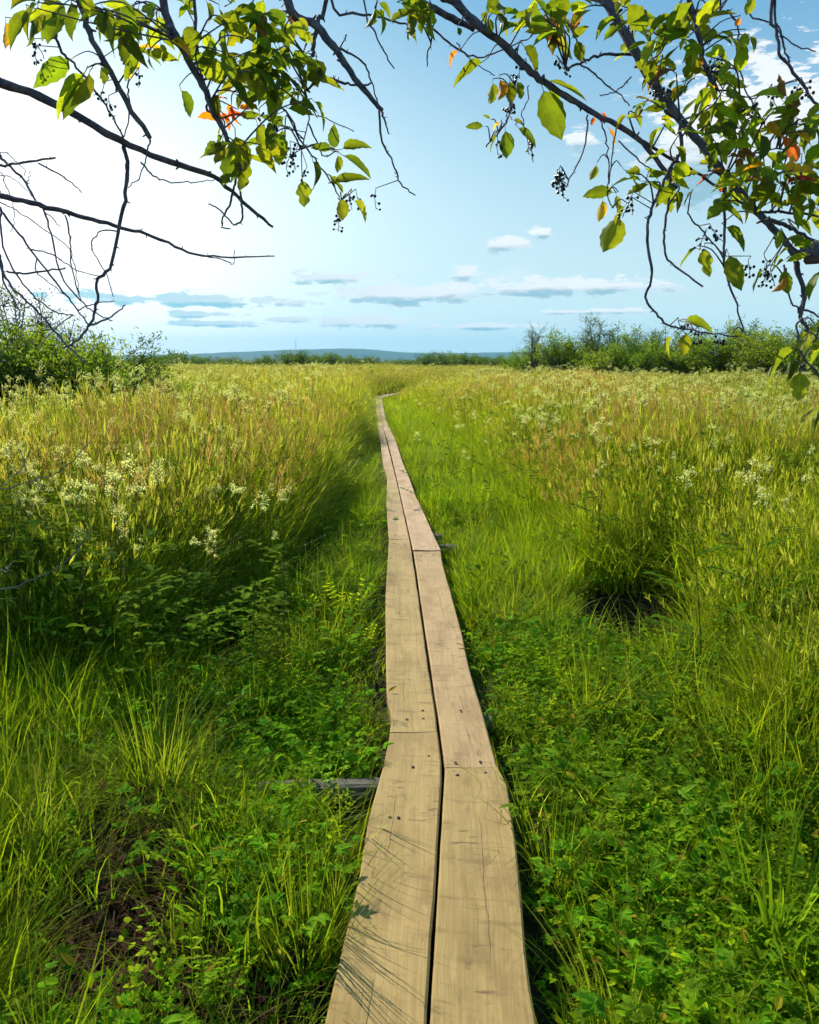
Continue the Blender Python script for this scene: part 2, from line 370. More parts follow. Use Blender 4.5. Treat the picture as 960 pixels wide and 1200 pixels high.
# behind the last visible board the walk swings to the right through the tall meadow
_e = PLANKS[10][1][-1]
BEND = [Vector((_e.x-0.12, _e.y+0.1, PT)), Vector((_e.x+0.3, _e.y+3.5, PT)), Vector((_e.x+1.4, _e.y+7.0, PT)), Vector((_e.x+3.2, _e.y+10.5, PT))]
for q in BEND[1:]:
    _pl.append((q.y, q.x-0.2)); _pr.append((q.y, q.x+0.2))
PATH_END = BEND[-1].y
_pl = np.array(_pl); _pr = np.array(_pr)
def path_l(y): return np.interp(y, _pl[:, 0], _pl[:, 1])
def path_r(y): return np.interp(y, _pr[:, 0], _pr[:, 1])
def tall_l(y): return np.interp(y, [0, 2, 3, 3.9, 4.4, 5.7, 8.2, 17, 33, 40, 48, 60], [-2.9, -2.75, -2.5, -2.1, -1.65, -1.24, -1.0, -1.2, -2.1, -1.5, 1.4, 3]) + (0.26*(vnoise(y*1.4, 3.3)-0.5)*2 + 0.16*(vnoise(y*4.0, 8.8)-0.5)*2)*sstep(y, 3.5, 5)
def tall_r(y): return np.interp(y, [0, 2, 3.5, 4.6, 6, 9, 17, 25, 33, 40, 48, 60], [3.2, 2.8, 2.3, 1.3, 1.15, 1.2, 0.85, 0.3, -0.2, 0.8, 3.2, 3.2]) + 0.2*(vnoise(y*1.3, 9.1)-0.5)*2
HOLES = [(1.50, 5.3, 0.48, 0.7, 0.5), (-0.93, 7.6, 0.16, 1.6, 0.25), (-1.2, 4.75, 0.42, 0.42, 0.22), (-0.75, 3.3, 0.35, 0.3, 0.12), (0.48, 1.75, 0.14, 0.5, 0.08)]
def gz(x, y):
    x = np.asarray(x, float); y = np.asarray(y, float)
    z = (vnoise(x, y, 0.9, 3)-0.5)*0.12*sstep(y, -5, 3)
    for hx, hy, rx, ry, dp in HOLES:
        z = z - dp*np.exp(-(((x-hx)/rx)**2 + ((y-hy)/ry)**2))
    z = z + 0.10*sstep(tall_l(y)-x, -0.1, 0.5) * sstep(y, 3.6, 4.6) + 0.10*sstep(x-tall_r(y), -0.1, 0.8)*sstep(y, 4, 5.5)
    z = z - 0.22*np.exp(-((x-tall_l(y)-0.14)/0.18)**2)*sstep(y, 4.4, 5.5)*(1-sstep(y, 22, 30))
    onpath = sstep(x, path_l(y)-0.15, path_l(y)+0.05)*sstep(-x, -path_r(y)-0.15, -path_r(y)+0.05)
    z = z*(1-onpath) - 0.05*onpath
    far = sstep(np.hypot(x, y), 60, 160)
    z = z*(1-far)
    return z
def veg_height(x, y):
    """height of the growth, metres"""
    l = sstep(tall_l(y)-x, -0.04, 0.16); r = sstep(x-tall_r(y), -0.55, 1.2)
    h = 0.26 + np.maximum(0.70*l, 0.62*r)
    front = 1-sstep(y, 3.2, 5.0)
    h = h*(1-front) + front*(0.22+np.maximum(0.20*sstep(-x, 0.8, 2.2), 0.34*sstep(x, 0.85, 1.9)))
    return h*(0.50+0.55*vnoise(x, y, 0.9, 2)+0.42*vnoise(x+9, y+31, 0.28, 2))
def near_log(x, y): return (x > -0.72) & (x < -0.08) & (y > 2.78) & (y < 3.04)
def in_view(x, y, m=1.25, pad=0.7): return (np.abs(x) < 0.49*m*y + pad)

# ------------------------------------------------------------------ ground
def sinhspace(n, k, far): t = np.linspace(-1, 1, n); return np.sinh(t*k)/np.sinh(k)*far
gxs = sinhspace(181, 7.8, 5200.0)
gys = np.concatenate([-sinhspace(41, 8.0, 3000.0)[21:][::-1], np.arange(0, 12, 0.12), 12+np.sinh(np.linspace(0, 1, 110)*7.5)/np.sinh(7.5)*5300])
gys = np.unique(np.round(gys, 4))
gxs = np.unique(np.concatenate([gxs[np.abs(gxs) > 4.0], np.arange(-4, 4.01, 0.1)]))
GX, GY = np.meshgrid(gxs, gys); GZ = gz(GX, GY)
nx, ny = len(gxs), len(gys)
vv = np.stack([GX.ravel(), GY.ravel(), GZ.ravel()], 1)
ii = np.arange(nx*ny).reshape(ny, nx)
ff = np.stack([ii[:-1, :-1].ravel(), ii[:-1, 1:].ravel(), ii[1:, 1:].ravel(), ii[1:, :-1].ravel()], 1)
me = bpy.data.meshes.new('ground'); me.vertices.add(len(vv)); me.vertices.foreach_set('co', vv.ravel())
me.loops.add(ff.size); me.loops.foreach_set('vertex_index', ff.ravel()); me.polygons.add(len(ff))
me.polygons.foreach_set('loop_start', np.arange(0, ff.size, 4)); me.update(); me.validate()
me.polygons.foreach_set('use_smooth', [True]*len(ff)); me.materials.append(M_GROUND)
ground = link('ground', me); tag(ground, 'dark peaty ground under the wet meadow', kind='structure')

# ------------------------------------------------------------------ far hills
def ridge(name, dist, prof, depth, mat, label, seed):
    pts = sorted(prof); xs = np.linspace(-2600, 3600, 420)*dist/4000; 
    px = np.array([p[0] for p in pts]); py = np.array([p[1] for p in pts])
    hz = []
    for X in xs:
        x = 480+FPX*X/(dist*math.cos(PITCH)); y = np.interp(x, px, py)
        a = math.atan((600-y)/FPX)-PITCH; hz.append(max(2.0, CAM_Z+dist*math.tan(a)))
    hz = np.array(hz); hz += (vnoise(xs, xs*0+seed, 0.03, 3)-0.5)*dist*0.0010
    rows = [(0.0, -depth*0.5), (0.45, -depth*0.33), (0.8, -depth*0.16), (1.0, 0.0), (0.85, depth*0.3), (0.0, depth*0.8)]
    verts = []; faces = []
    for k, (hf, off) in enumerate(rows):
        for i, X in enumerate(xs):
            verts.append((X, dist+off, hz[i]*hf - (3 if hf == 0 else 0) + (vnoise(X, k*7.0, 0.05, 2)-0.5)*dist*0.0012*(0 < hf < 1)))
    n = len(xs)
    for k in range(len(rows)-1):
        for i in range(n-1): faces.append((k*n+i, k*n+i+1, (k+1)*n+i+1, (k+1)*n+i))
    m = MB(); m.add(verts, faces); o = link(name, m.mesh(name, mat, True)); tag(o, label, kind='structure'); return o
def forest_mat():
    m, b = newmat('distant_forest'); tcn = b.n('ShaderNodeTexCoord'); P = tcn.outputs['Object']
    n = b.noise(P, 0.02, 5, 0.65)
    p = b.n('ShaderNodeBsdfPrincipled'); b.put(p.inputs['Base Color'], b.mix(n, (0.025, 0.04, 0.02, 1), (0.07, 0.09, 0.035, 1))); p.inputs['Roughness'].default_value = 0.95; p.inputs['Specular IOR Level'].default_value = 0.1
    o = b.n('ShaderNodeOutputMaterial'); b.t.links.new(p.outputs[0], o.inputs[0]); return m
M_FOREST = forest_mat()
ridge('hill', 4200, [(-400, 411), (-100, 413), (60, 415), (150, 416.5), (230, 414.5), (300, 411.5), (350, 409.5), (400, 408.5), (430, 409), (470, 412.5), (520, 414), (600, 412.5), (760, 410), (1000, 409), (1400, 411)], 900, M_FOREST, 'long low blue wooded hill on the horizon', 1.3)
ridge('hill', 3000, [(-300, 418), (60, 419), (150, 420), (230, 419.5), (290, 418), (330, 419), (420, 420.5), (520, 420), (700, 418), (1000, 417), (1300, 418)], 600, M_FOREST, 'lower nearer strip of wooded land below the blue hill', 8.3)

def mast(x, ytop, ybase, dist, wid, label):
    b0 = at(x, ybase, dist); t0 = at(x, ytop, dist); base = Vector((b0.x, b0.y, b0.z-6)); H = t0.z-base.z
    root = empty('radio_mast', base); tag(root, label, 'mast', 'masts on the hill')
    for sx_ in (-1, 1):
        for sy_ in (-1, 1):
            m = MB(); tube(m, [(sx_*wid, sy_*wid, 0), (sx_*wid*0.8, sy_*wid*0.8, H*0.9)], [0.4, 0.35], 4); link('leg', m.mesh('mast_leg', M_MAST), root)
    n = 10; m = MB()
    for k in range(n):
        z0, z1 = H*0.9*k/n, H*0.9*(k+1)/n
        for a, b_ in (((-1, -1), (1, -1)), ((1, -1), (1, 1)), ((1, 1), (-1, 1)), ((-1, 1), (-1, -1))):
            tube(m, [(a[0]*wid*0.9, a[1]*wid*0.9, z0), (b_[0]*wid*0.9, b_[1]*wid*0.9, z1)], [0.25, 0.25], 4)
    link('lattice_bracing', m.mesh('mast_bracing', M_MAST), root)
    m = MB(); tube(m, [(0, 0, H*0.88), (0, 0, H)], [0.8, 0.4], 6); link('antenna', m.mesh('mast_antenna', M_MAST), root)
mast(347, 396.5, 413, 4150, 1.3, 'tall thin lattice mast standing on the blue hill')
mast(208, 413, 419, 4100, 0.9, 'small faint mast left of the tall mast on the low hill')

# ------------------------------------------------------------------ boardwalk
bw = empty('boardwalk', (0, 0, 0)); tag(bw, 'narrow two-plank wooden boardwalk running away across the wet meadow', 'boardwalk')
def resample(L, n, wob, seed):
    L = [Vector(p) for p in L]; s = [0.0]
    for a, b_ in zip(L, L[1:]): s.append(s[-1]+(b_-a).length)
    out = []
    for k in range(n+1):
        t = s[-1]*k/n; i = max(j for j in range(len(s)) if s[j] <= t+1e-9); i = min(i, len(L)-2)
        q = L[i].lerp(L[i+1], (t-s[i])/max(1e-9, s[i+1]-s[i]))
        if 0 < k < n: q.x += wob*(vnoise(t*4.0, seed, 1.0, 3)-0.5)*2
        out.append(q)
    return out
def make_plank(Le, Ri, mat, seed, thick=0.052, dz=0.0):
    n = 26; A = resample(Le, n, 0.003, seed+0.5); Bq = resample(Ri, n, 0.003, seed+30.5)
    c = (A[n//2]+Bq[n//2])/2
    ax = ((A[-1]+Bq[-1])/2 - (A[0]+Bq[0])/2); ang = math.atan2(-ax.x, ax.y)
    inv = Matrix.Rotation(-ang, 4, 'Z') @ Matrix.Translation(-c)
    verts = []; faces = []; cols = 7
    bev = 0.006
    for i in range(n+1):
        a, b_ = A[i], Bq[i]
        sag = 0.004*(vnoise(i*0.35, seed, 1, 2)-0.5)*2
        prof = [(0, -thick), (0, -bev), (bev, 0), (0.5, 0), (-bev, 0), (0, -bev), (0, -thick)]
        wdt = (b_-a).length
        for j, (u, z) in enumerate(prof):
            f = (0, 0, bev/wdt, 0.5, 1-bev/wdt, 1, 1)[j]
            q = a.lerp(b_, f); cup = 0.003*math.sin(f*math.pi)
            und = 0.012*(vnoise(i*0.3, seed+j*0+f*0.8, 1, 2)-0.5)
            verts.append(inv @ Vector((q.x, q.y, q.z+z+sag*(f-0.5)*2-cup+und*0.5+dz)))
    for i in range(n):
        for j in range(cols-1):
            faces.append((i*cols+j, i*cols+j+1, (i+1)*cols+j+1, (i+1)*cols+j))
        faces.append((i*cols+cols-1, i*cols, (i+1)*cols, (i+1)*cols+cols-1))
    faces.append(tuple(range(cols))[::-1]); faces.append(tuple(n*cols+j for j in range(cols)))
    m = MB(); m.add(verts, faces); mesh = m.mesh('plank', mat)
    o = link('plank', mesh, bw, c); o.rotation_euler = (0, 0, ang); return o, c, ang
plank_objs = []
for k, (Le, Ri, mt) in enumerate(PLANKS):
    plank_objs.append(make_plank(Le, Ri, mt, 3.1+k*5.7, dz=0.0 if k in (0, 2) else 0.003*((k*7) % 3-1)))
for k in range(len(BEND)-1):
    a, b_ = BEND[k], BEND[k+1]; d = (b_-a).normalized(); s = Vector((d.y, -d.x, 0))
    a = a+d*0.02
    plank_objs.append(make_plank([a-s*0.21, b_-s*0.21], [a-s*0.01, b_-s*0.01], M_WOOD_FAR, 80+k))
    plank_objs.append(make_plank([a+s*0.01, b_+s*0.01], [a+s*0.21, b_+s*0.21], M_WOOD_FAR, 90+k))
nm = MB()
for a in range(8):
    th = a*math.pi/4
tube(nm, [(0, 0, -0.003), (0, 0, 0.0015), (0, 0, 0.0035)], [0.0062, 0.0062, 0.004], 8); nail_mesh = nm.mesh('nail', M_NAIL)
def nail(x, y, pi):
    q = onplane(x, y, PT); o, c, ang = plank_objs[pi]
    n_ = link('nail', nail_mesh, o); n_.location = Matrix.Rotation(-ang, 4, 'Z') @ (q-c); n_.location.z = 0.0005
    n_.scale = (1.0, 1.0, 0.5)
for x, y, p in [(477, 843, 2), (496, 842, 2), (495.5, 832.5, 2), (534, 893.5, 3), (563, 892.5, 3), (540, 832.5, 3), (536, 908, 1), (569, 905.5, 1), (484, 898.5, 0), (467, 958, 0), (457, 957.5, 0), (502.5, 886, 0),
                (508, 650, 3), (493, 651, 3), (497, 640, 5), (511, 640, 5), (462, 637, 2), (474, 638, 2), (463, 627, 4), (473, 627, 4)]:
    nail(x, y, p)
# sleepers under the joints and the old log that sticks out to the left
def log(a, b_, r, name='sleeper_log'):
    """a half-rotten round timber: uneven, ridged along its length"""
    a = Vector(a); b_ = Vector(b_); c = (a+b_)/2; ax = b_-a; ang = math.atan2(-ax.x, ax.y); L = ax.length
    ns, nl = 22, 16; verts = []; faces = []
    for i in range(nl+1):
        t = i/nl; yy_ = -L/2+L*t; zc = (b_.z-a.z)*(t-0.5)
        for k in range(ns):
            th = 2*math.pi*k/ns
            rr_ = r*(1+0.10*(vnoise(k*0.9+r*50, t*2.0, 1.0, 2)-0.5)*2 + 0.05*(vnoise(t*9, k*0.5, 1, 2)-0.5)*2 - (0.10 if k % 5 == 2 else 0))
            if i in (0, nl): rr_ *= 0.93
            verts.append((rr_*math.cos(th), yy_+(0.012*vnoise(k*0.7, 3.0+i)*(1 if i in (0, nl) else 0)), zc+rr_*0.88*math.sin(th)))
    for i in range(nl):
        for k in range(ns): faces.append((i*ns+k, i*ns+(k+1) % ns, (i+1)*ns+(k+1) % ns, (i+1)*ns+k))
    faces.append(tuple(range(ns))); faces.append(tuple(nl*ns+k for k in range(ns))[::-1])
    m = MB(); m.add(verts, faces)
    o = link(name, m.mesh(name, M_LOG), bw, c); o.rotation_euler = (0, 0, ang); return o
l0 = onplane(315, 936, 0.03); l1 = onplane(440, 932, 0.03)
o_ = log((l0.x-0.04, l0.y, 0.05), (l1.x+0.35, l1.y+0.02, 0.04), 0.054); o_['label'] = 'old grey log sticking out from under the planks on the left'
for y, dx in ((898, 0.1), (851, -0.05), (645, 0.08), (632, 0.0), (541, 0), (513, 0), (500, 0), (489, 0)):
    q = onplane(480, y, 0.03); yy = q.y
    if y == 898: continue
    log((float(path_l(yy))+0.03+dx*0, yy, 0.038), (float(path_r(yy))+0.10+dx, yy, 0.038), 0.05)

# ------------------------------------------------------------------ plants: building blocks
G_FRESH = (0.115, 0.195, 0.009); G_MID = (0.09, 0.15, 0.009); G_YEL = (0.195, 0.222, 0.012); G_DEEP = (0.055, 0.105, 0.010)
TAN = (0.29, 0.26, 0.09); RUST = (0.31, 0.215, 0.13); CREAM = (0.74, 0.68, 0.42); STRAW = (0.23, 0.235, 0.055)
def lerp3(a, b_, t): return tuple(a[i]+(b_[i]-a[i])*t for i in range(3))
def pick(*cs):
    a, b_ = random.choice(cs), random.choice(cs); return lerp3(a, b_, random.random())
def blade(mb, base, az_, L, w, lean, curl, col, seg=4, tipcol=None, twist=0.0):
    """a grass blade: a ribbon that leaves the ground leaning and bends over"""
    d = Vector((math.cos(az_), math.sin(az_), 0)); s0 = Vector((-d.y, d.x, 0))
    p = Vector(base); ang = lean; verts = []; cs = []
    for i in range(seg+1):
        t = i/seg; ww = w*(1-t**1.6)*(0.75+0.5*min(1, t*4) if t < 0.25 else 1.0)
        s = (Matrix.Rotation(twist*t, 3, 'Z') @ s0)
        if i < seg: verts += [p - s*ww/2, p + s*ww/2]; cs += [lerp3(col, tipcol or col, t)]*2
        else: verts.append(p.copy()); cs.append(tipcol or col)
        p = p + (d*math.sin(ang) + Vector((0, 0, math.cos(ang))))*(L/seg)
        ang += curl/seg
    faces = [(2*i, 2*i+1, 2*i+3, 2*i+2) for i in range(seg-1)] + [(2*seg-2, 2*seg-1, 2*seg)]
    mb.add(verts, faces, cs); return p
def stalk(mb, base, az_, L, w, lean, curl, col, seg=3):
    d = Vector((math.cos(az_), math.sin(az_), 0)); p = Vector(base); ang = lean; pts = [p.copy()]
    for i in range(seg):
        p = p + (d*math.sin(ang) + Vector((0, 0, math.cos(ang))))*(L/seg); ang += curl/seg; pts.append(p.copy())
    tube(mb, pts, [w*(1-0.6*i/seg) for i in range(seg+1)], 3, col, cap=False); return pts
def diamond(mb, c, axis, L, w, col, fold=0.15, mat=0):
    axis = Vector(axis).normalized(); s = axis.cross(Vector((random.uniform(-1, 1), random.uniform(-1, 1), random.uniform(-1, 1)))).normalized(); nn = axis.cross(s)
    c = Vector(c)
    mb.add([c, c+axis*L*0.45+s*w/2+nn*w*fold, c+axis*L, c+axis*L*0.45-s*w/2+nn*w*fold], [(0, 1, 2), (0, 2, 3)], col, mat)
def leaflet(mb, base, d, L, w, col, up=Vector((0, 0, 1)), droop=0.25, teeth=True):
    """a small pointed leaf, folded along the rib"""
    d = Vector(d).normalized(); s = d.cross(up)
    if s.length < 1e-3: s = d.orthogonal()
    s.normalize(); n_ = s.cross(d); base = Vector(base); v = [base]; 
    ts = (0.3, 0.65)
    for t in ts:
        c = base+d*L*t-n_*L*droop*t*t; ww = w*(0.5 if t < 0.5 else 0.38)
        v += [c-s*ww+n_*w*0.12, c, c+s*ww+n_*w*0.12]
    v.append(base+d*L-n_*L*droop)
    mb.add(v, [(0, 2, 1), (0, 3, 2), (1, 2, 5, 4), (2, 3, 6, 5), (4, 5, 7), (5, 6, 7)], col)
def panicle(mb, p, axis, L, spread, n, col, sz=0.012):
    axis = Vector(axis).normalized()
    for k in range(n):
        t = (k+0.5)/n; a = k*2.4+random.random(); r = spread*(1-t)*random.uniform(0.4, 1.0)+0.002
        o = axis.orthogonal().normalized(); b_ = axis.cross(o)
        q = Vector(p)+axis*L*t + (o*math.cos(a)+b_*math.sin(a))*r
        diamond(mb, q, axis+(o*math.cos(a)+b_*math.sin(a))*0.6+Vector((0, 0, -0.2)), sz*random.uniform(0.9, 1.5), sz*0.5, lerp3(col, TAN, random.random()*0.4))
def spike(mb, p, axis, L, w, col):
    """a seed spike: two crossed spindles"""
    axis = Vector(axis).normalized(); o = axis.orthogonal().normalized(); b_ = axis.cross(o); p = Vector(p)
    for s in (o, b_): mb.add([p, p+axis*L*0.4+s*w/2, p+axis*L, p+axis*L*0.4-s*w/2], [(0, 1, 2, 3)], col)
def tall_clump(r, nb, nc, head, h=1.0, w=0.008, wide=1.0):
    mb = MB()
    for _ in range(nb):
        a = random.uniform(0, 6.28); q = r*math.sqrt(random.random()); L = h*random.uniform(0.4, 0.98)
        c = pick(G_FRESH, G_MID, G_YEL, G_YEL)
        if random.random() < 0.12: c = STRAW
        blade(mb, (q*math.cos(a), q*math.sin(a), -0.03), random.uniform(0, 6.28), L, w*random.uniform(0.7, 1.6)*wide, random.uniform(0.02, 0.38), random.uniform(0.1, 1.9), c, 4, lerp3(c, G_YEL, 0.5), random.uniform(-1.5, 1.5))
    for _ in range(nc):
        a = random.uniform(0, 6.28); q = r*math.sqrt(random.random())
        pts = stalk(mb, (q*math.cos(a), q*math.sin(a), -0.03), random.uniform(0, 6.28), h*random.uniform(0.75, 1.1), 0.0017*wide, random.uniform(0, 0.12), random.uniform(0.0, 0.4), pick(G_YEL, STRAW, TAN))
        ax = (pts[-1]-pts[-2]).normalized()
        if head == 'rust':
            for k in range(10):
                a = k*2.4; o = ax.orthogonal().normalized(); d = ax+(o*math.cos(a)+ax.cross(o)*math.sin(a))*random.uniform(0.2, 0.6); spike(mb, pts[-1]-ax*(0.10-0.012*k), d, 0.06*random.uniform(0.7, 1.2), 0.006*wide, lerp3(RUST, TAN, random.random()*0.5))
        elif head == 'tan': spike(mb, pts[-1]-ax*0.05, ax, random.uniform(0.09, 0.16), 0.013*wide, lerp3(TAN, STRAW, random.random()))
        else:
            for k in range(5):
                a = k*2.4; o = ax.orthogonal().normalized(); d = ax+(o*math.cos(a)+ax.cross(o)*math.sin(a))*0.35; spike(mb, pts[-1]-ax*(0.08-0.015*k), d, 0.06, 0.008*wide, lerp3(STRAW, G_YEL, random.random()*0.6))
    return mb
def short_clump(r, n, Lmin, Lmax, w, arch=1.5, cols=(G_FRESH, G_MID, G_YEL)):
    mb = MB()
    for _ in range(n):
        a = random.uniform(0, 6.28); q = r*math.sqrt(random.random()); c = pick(*cols)
        if random.random() < 0.06: c = STRAW
        blade(mb, (q*math.cos(a), q*math.sin(a), -0.02), a+random.uniform(-0.8, 0.8), random.uniform(Lmin, Lmax), w*random.uniform(0.7, 1.4), random.uniform(0.05, 0.35), random.uniform(0.3, arch), c, 5, lerp3(c, G_YEL, 0.35), random.uniform(-0.8, 0.8))
    return mb
def herb_rosette(n, h, leafL):
    """creeping herb: stalked leaves of three to five toothed leaflets"""
    mb = MB()
    for _ in range(n):
        a = random.uniform(0, 6.28); q = 0.10*math.sqrt(random.random()); c = pick(G_FRESH, G_MID, (0.10, 0.18, 0.02), G_DEEP)
        pts = stalk(mb, (q*math.cos(a), q*math.sin(a), -0.02), a, h*random.uniform(0.6, 1.2), 0.0014, random.uniform(0.05, 0.5), random.uniform(0.2, 0.9), lerp3(c, STRAW, 0.3))
        d = pts[-1]-pts[-2]; d.z *= 0.15; d.normalize(); sd = Vector((-d.y, d.x, 0)); L = leafL*random.uniform(0.7, 1.3)
        for ang, k in ((0, 1.0), (0.75, 0.85), (-0.75, 0.85), (1.5, 0.65), (-1.5, 0.65)):
            leaflet(mb, pts[-1], d*math.cos(ang)+sd*math.sin(ang)+Vector((0, 0, random.uniform(-0.15, 0.3))), L*k, L*k*0.5, c)
    return mb
def vetch_clump(n, h):
    """sprawling stems with paired small oval leaflets"""
    mb = MB()
    for _ in range(n):
        a = random.uniform(0, 6.28); q = 0.10*math.sqrt(random.random()); c = pick(G_FRESH, G_YEL, G_MID)
        pts = stalk(mb, (q*math.cos(a), q*math.sin(a), -0.02), a, h*random.uniform(0.7, 1.4), 0.0013, random.uniform(0.1, 0.6), random.uniform(0.2, 1.0), lerp3(c, STRAW, 0.3), 5)
        for k in range(7):
            t = 0.25+0.75*k/7; i = min(4, int(t*5)); p = pts[i].lerp(pts[i+1], t*5-i); d = (pts[i+1]-pts[i]).normalized(); sd = d.cross(Vector((0, 0, 1)))
            if sd.length < 0.05: sd = Vector((1, 0, 0))
            sd.normalize()
            for sg in (-1, 1): leaflet(mb, p, sd*sg+d*0.5+Vector((0, 0, random.uniform(-0.2, 0.4))), random.uniform(0.016, 0.028), 0.012, lerp3(c, G_YEL, random.random()*0.4), droop=random.uniform(0, 0.4))
    return mb
def oval_clump(n, h, L):
    """single oval leaves on stalks, some yellowed"""
    mb = MB()
    for _ in range(n):
        a = random.uniform(0, 6.28); q = 0.11*math.sqrt(random.random()); c = pick(G_FRESH, G_MID, G_YEL)
        if random.random() < 0.08: c = pick((0.30, 0.22, 0.03), (0.16, 0.09, 0.035))
        pts = stalk(mb, (q*math.cos(a), q*math.sin(a), -0.02), a, h*random.uniform(0.4, 1.2), 0.0012, random.uniform(0.05, 0.5), random.uniform(0.1, 0.8), c)
        d = pts[-1]-pts[-2]; d.z *= random.uniform(-0.3, 0.6); leaflet(mb, pts[-1], d, L*random.uniform(0.6, 1.3), L*random.uniform(0.35, 0.6), c, droop=random.uniform(-0.1, 0.5))
    return mb
def leafy_stem(mb, base, h, n, L, col, lean=0.1):
    a0 = random.uniform(0, 6.28)
    pts = stalk(mb, base, a0, h, 0.003, random.uniform(0, lean), random.uniform(0, 0.2), lerp3(col, RUST, 0.3), 5)
    for k in range(n):
        t = 0.12+0.88*k/n; i = min(4, int(t*5)); p = pts[i].lerp(pts[i+1], t*5-i); a = a0+k*2.4
        d = Vector((math.cos(a), math.sin(a), random.uniform(0.1, 0.7)))
        leaflet(mb, p, d, L*random.uniform(0.7, 1.2)*(1.1-0.5*t), L*0.34, lerp3(col, G_YEL, random.random()*0.35), droop=0.4)
    return pts
def herb_tall():
    mb = MB()
    for _ in range(5):
        leafy_stem(mb, (random.uniform(-.1, .1), random.uniform(-.1, .1), -0.02), random.uniform(0.5, 0.95), 16, 0.10, pick(G_FRESH, G_MID, G_DEEP))
    return mb
def flower_plume(mb, top, size, n, col=CREAM):
    """loose frothy cream plume: uneven branches, each carrying a puff of tiny flowers"""
    top = Vector(top); lean = Vector((random.gauss(0, .35), random.gauss(0, .35), 0))*size
    brown = random.random() < 0.2
    for k in range(9):
        a = k*2.4+random.random(); hh_ = random.uniform(-0.9, 1.3); r = size*random.uniform(0.15, 1.0)*(1.0-0.35*max(0, hh_)); q = top+lean*max(0, hh_)+Vector((r*math.cos(a), r*math.sin(a), size*hh_))
        tube(mb, [top-Vector((0, 0, size*1.1)), q], [0.0009, 0.0006], 3, G_YEL, cap=False)
        for j in range(n):
            v = Vector((random.gauss(0, 1), random.gauss(0, 1), random.gauss(0, 0.9)))*size*0.22
            diamond(mb, q+v, (random.uniform(-1, 1), random.uniform(-1, 1), random.uniform(-0.3, 1)), size*0.19, size*0.16, lerp3(col, (0.36, 0.30, 0.12) if brown else (0.46, 0.46, 0.2), random.random()*0.7))
def meadowsweet(mb_stem, mb_leaf, mb_head, h, size, n=22):
    pts = stalk(mb_stem, (0, 0, -0.03), random.uniform(0, 6.28), h, 0.0032, random.uniform(0, 0.08), random.uniform(-0.05, 0.15), (0.10, 0.09, 0.03), 6)
    for k in range(6):
        t = 0.15+0.7*k/6; i = min(5, int(t*6)); p = pts[i]; a = k*2.4+random.random(); d = Vector((math.cos(a), math.sin(a), 0.45)).normalized(); sd = Vector((-d.y, d.x, 0)); c = pick(G_MID, G_DEEP, G_FRESH)
        L = 0.22*(1.1-0.5*t)
        tube(mb_leaf, [p, p+d*L], [0.0014, 0.0008], 3, c, cap=False)
        for j in range(3):
            q = p+d*L*(0.4+0.25*j)
            for sg in (-1, 1): leaflet(mb_leaf, q, sd*sg+d*0.6, 0.055*(1+j*0.15), 0.026, c)
        leaflet(mb_leaf, p+d*L, d, 0.075, 0.05, c)
    flower_plume(mb_head, pts[-1], size, n)
    return pts
def protos(name, builders, mats):
    c = bpy.data.collections.new(name)
    for k, b_ in enumerate(builders):
        o = bpy.data.objects.new('%s_%02d' % (name, k), b_().mesh('%s_%02d' % (name, k), mats)); c.objects.link(o)
    return c

def scatter(name, coll, nproto, P, scl, tint, label, lean=0.12, yaw=None, category=None):
    """one uncountable growth: points carrying one clump of the collection each"""
    n = len(P)
    me = bpy.data.meshes.new(name); me.vertices.add(n); me.vertices.foreach_set('co', np.asarray(P, np.float32).ravel())
    rot = np.stack([rng.normal(0, lean, n), rng.normal(0, lean, n), rng.random(n)*6.283 if yaw is None else yaw], 1).astype(np.float32)
    a = me.attributes.new('rot', 'FLOAT_VECTOR', 'POINT'); a.data.foreach_set('vector', rot.ravel())
    scl = np.asarray(scl, np.float32); 
    if scl.ndim == 1: scl = np.stack([scl, scl, scl], 1)
    a = me.attributes.new('scl', 'FLOAT_VECTOR', 'POINT'); a.data.foreach_set('vector', scl.astype(np.float32).ravel())
    a = me.attributes.new('idx', 'INT', 'POINT'); a.data.foreach_set('value', rng.integers(0, nproto, n).astype(np.int32))
    t4 = np.ones((n, 4), np.float32); t4[:, :3] = tint
    a = me.attributes.new('tint', 'FLOAT_COLOR', 'POINT'); a.data.foreach_set('color', t4.ravel())
    me.update()
    o = link(name, me); tag(o, label, category, kind='stuff')
    ng = bpy.data.node_groups.new(name, 'GeometryNodeTree')
    ng.interface.new_socket('Geometry', in_out='INPUT', socket_type='NodeSocketGeometry'); ng.interface.new_socket('Geometry', in_out='OUTPUT', socket_type='NodeSocketGeometry')
    N = ng.nodes; gi = N.new('NodeGroupInput'); go = N.new('NodeGroupOutput')
    ci = N.new('GeometryNodeCollectionInfo'); ci.inputs['Collection'].default_value = coll; ci.inputs['Separate Children'].default_value = True; ci.inputs['Reset Children'].default_value = True
    ip = N.new('GeometryNodeInstanceOnPoints'); ip.inputs['Pick Instance'].default_value = True
    def na(nm, ty):
        x = N.new('GeometryNodeInputNamedAttribute'); x.data_type = ty; x.inputs[0].default_value = nm; return x.outputs['Attribute']
    L = ng.links
    L.new(gi.outputs[0], ip.inputs['Points']); L.new(ci.outputs[0], ip.inputs['Instance'])
    L.new(na('idx', 'INT'), ip.inputs['Instance Index']); L.new(na('scl', 'FLOAT_VECTOR'), ip.inputs['Scale'])
    e2r = N.new('FunctionNodeEulerToRotation'); L.new(na('rot', 'FLOAT_VECTOR'), e2r.inputs[0]); L.new(e2r.outputs[0], ip.inputs['Rotation'])
    L.new(ip.outputs[0], go.inputs[0])
    md = o.modifiers.new('growth', 'NODES'); md.node_group = ng
    return o
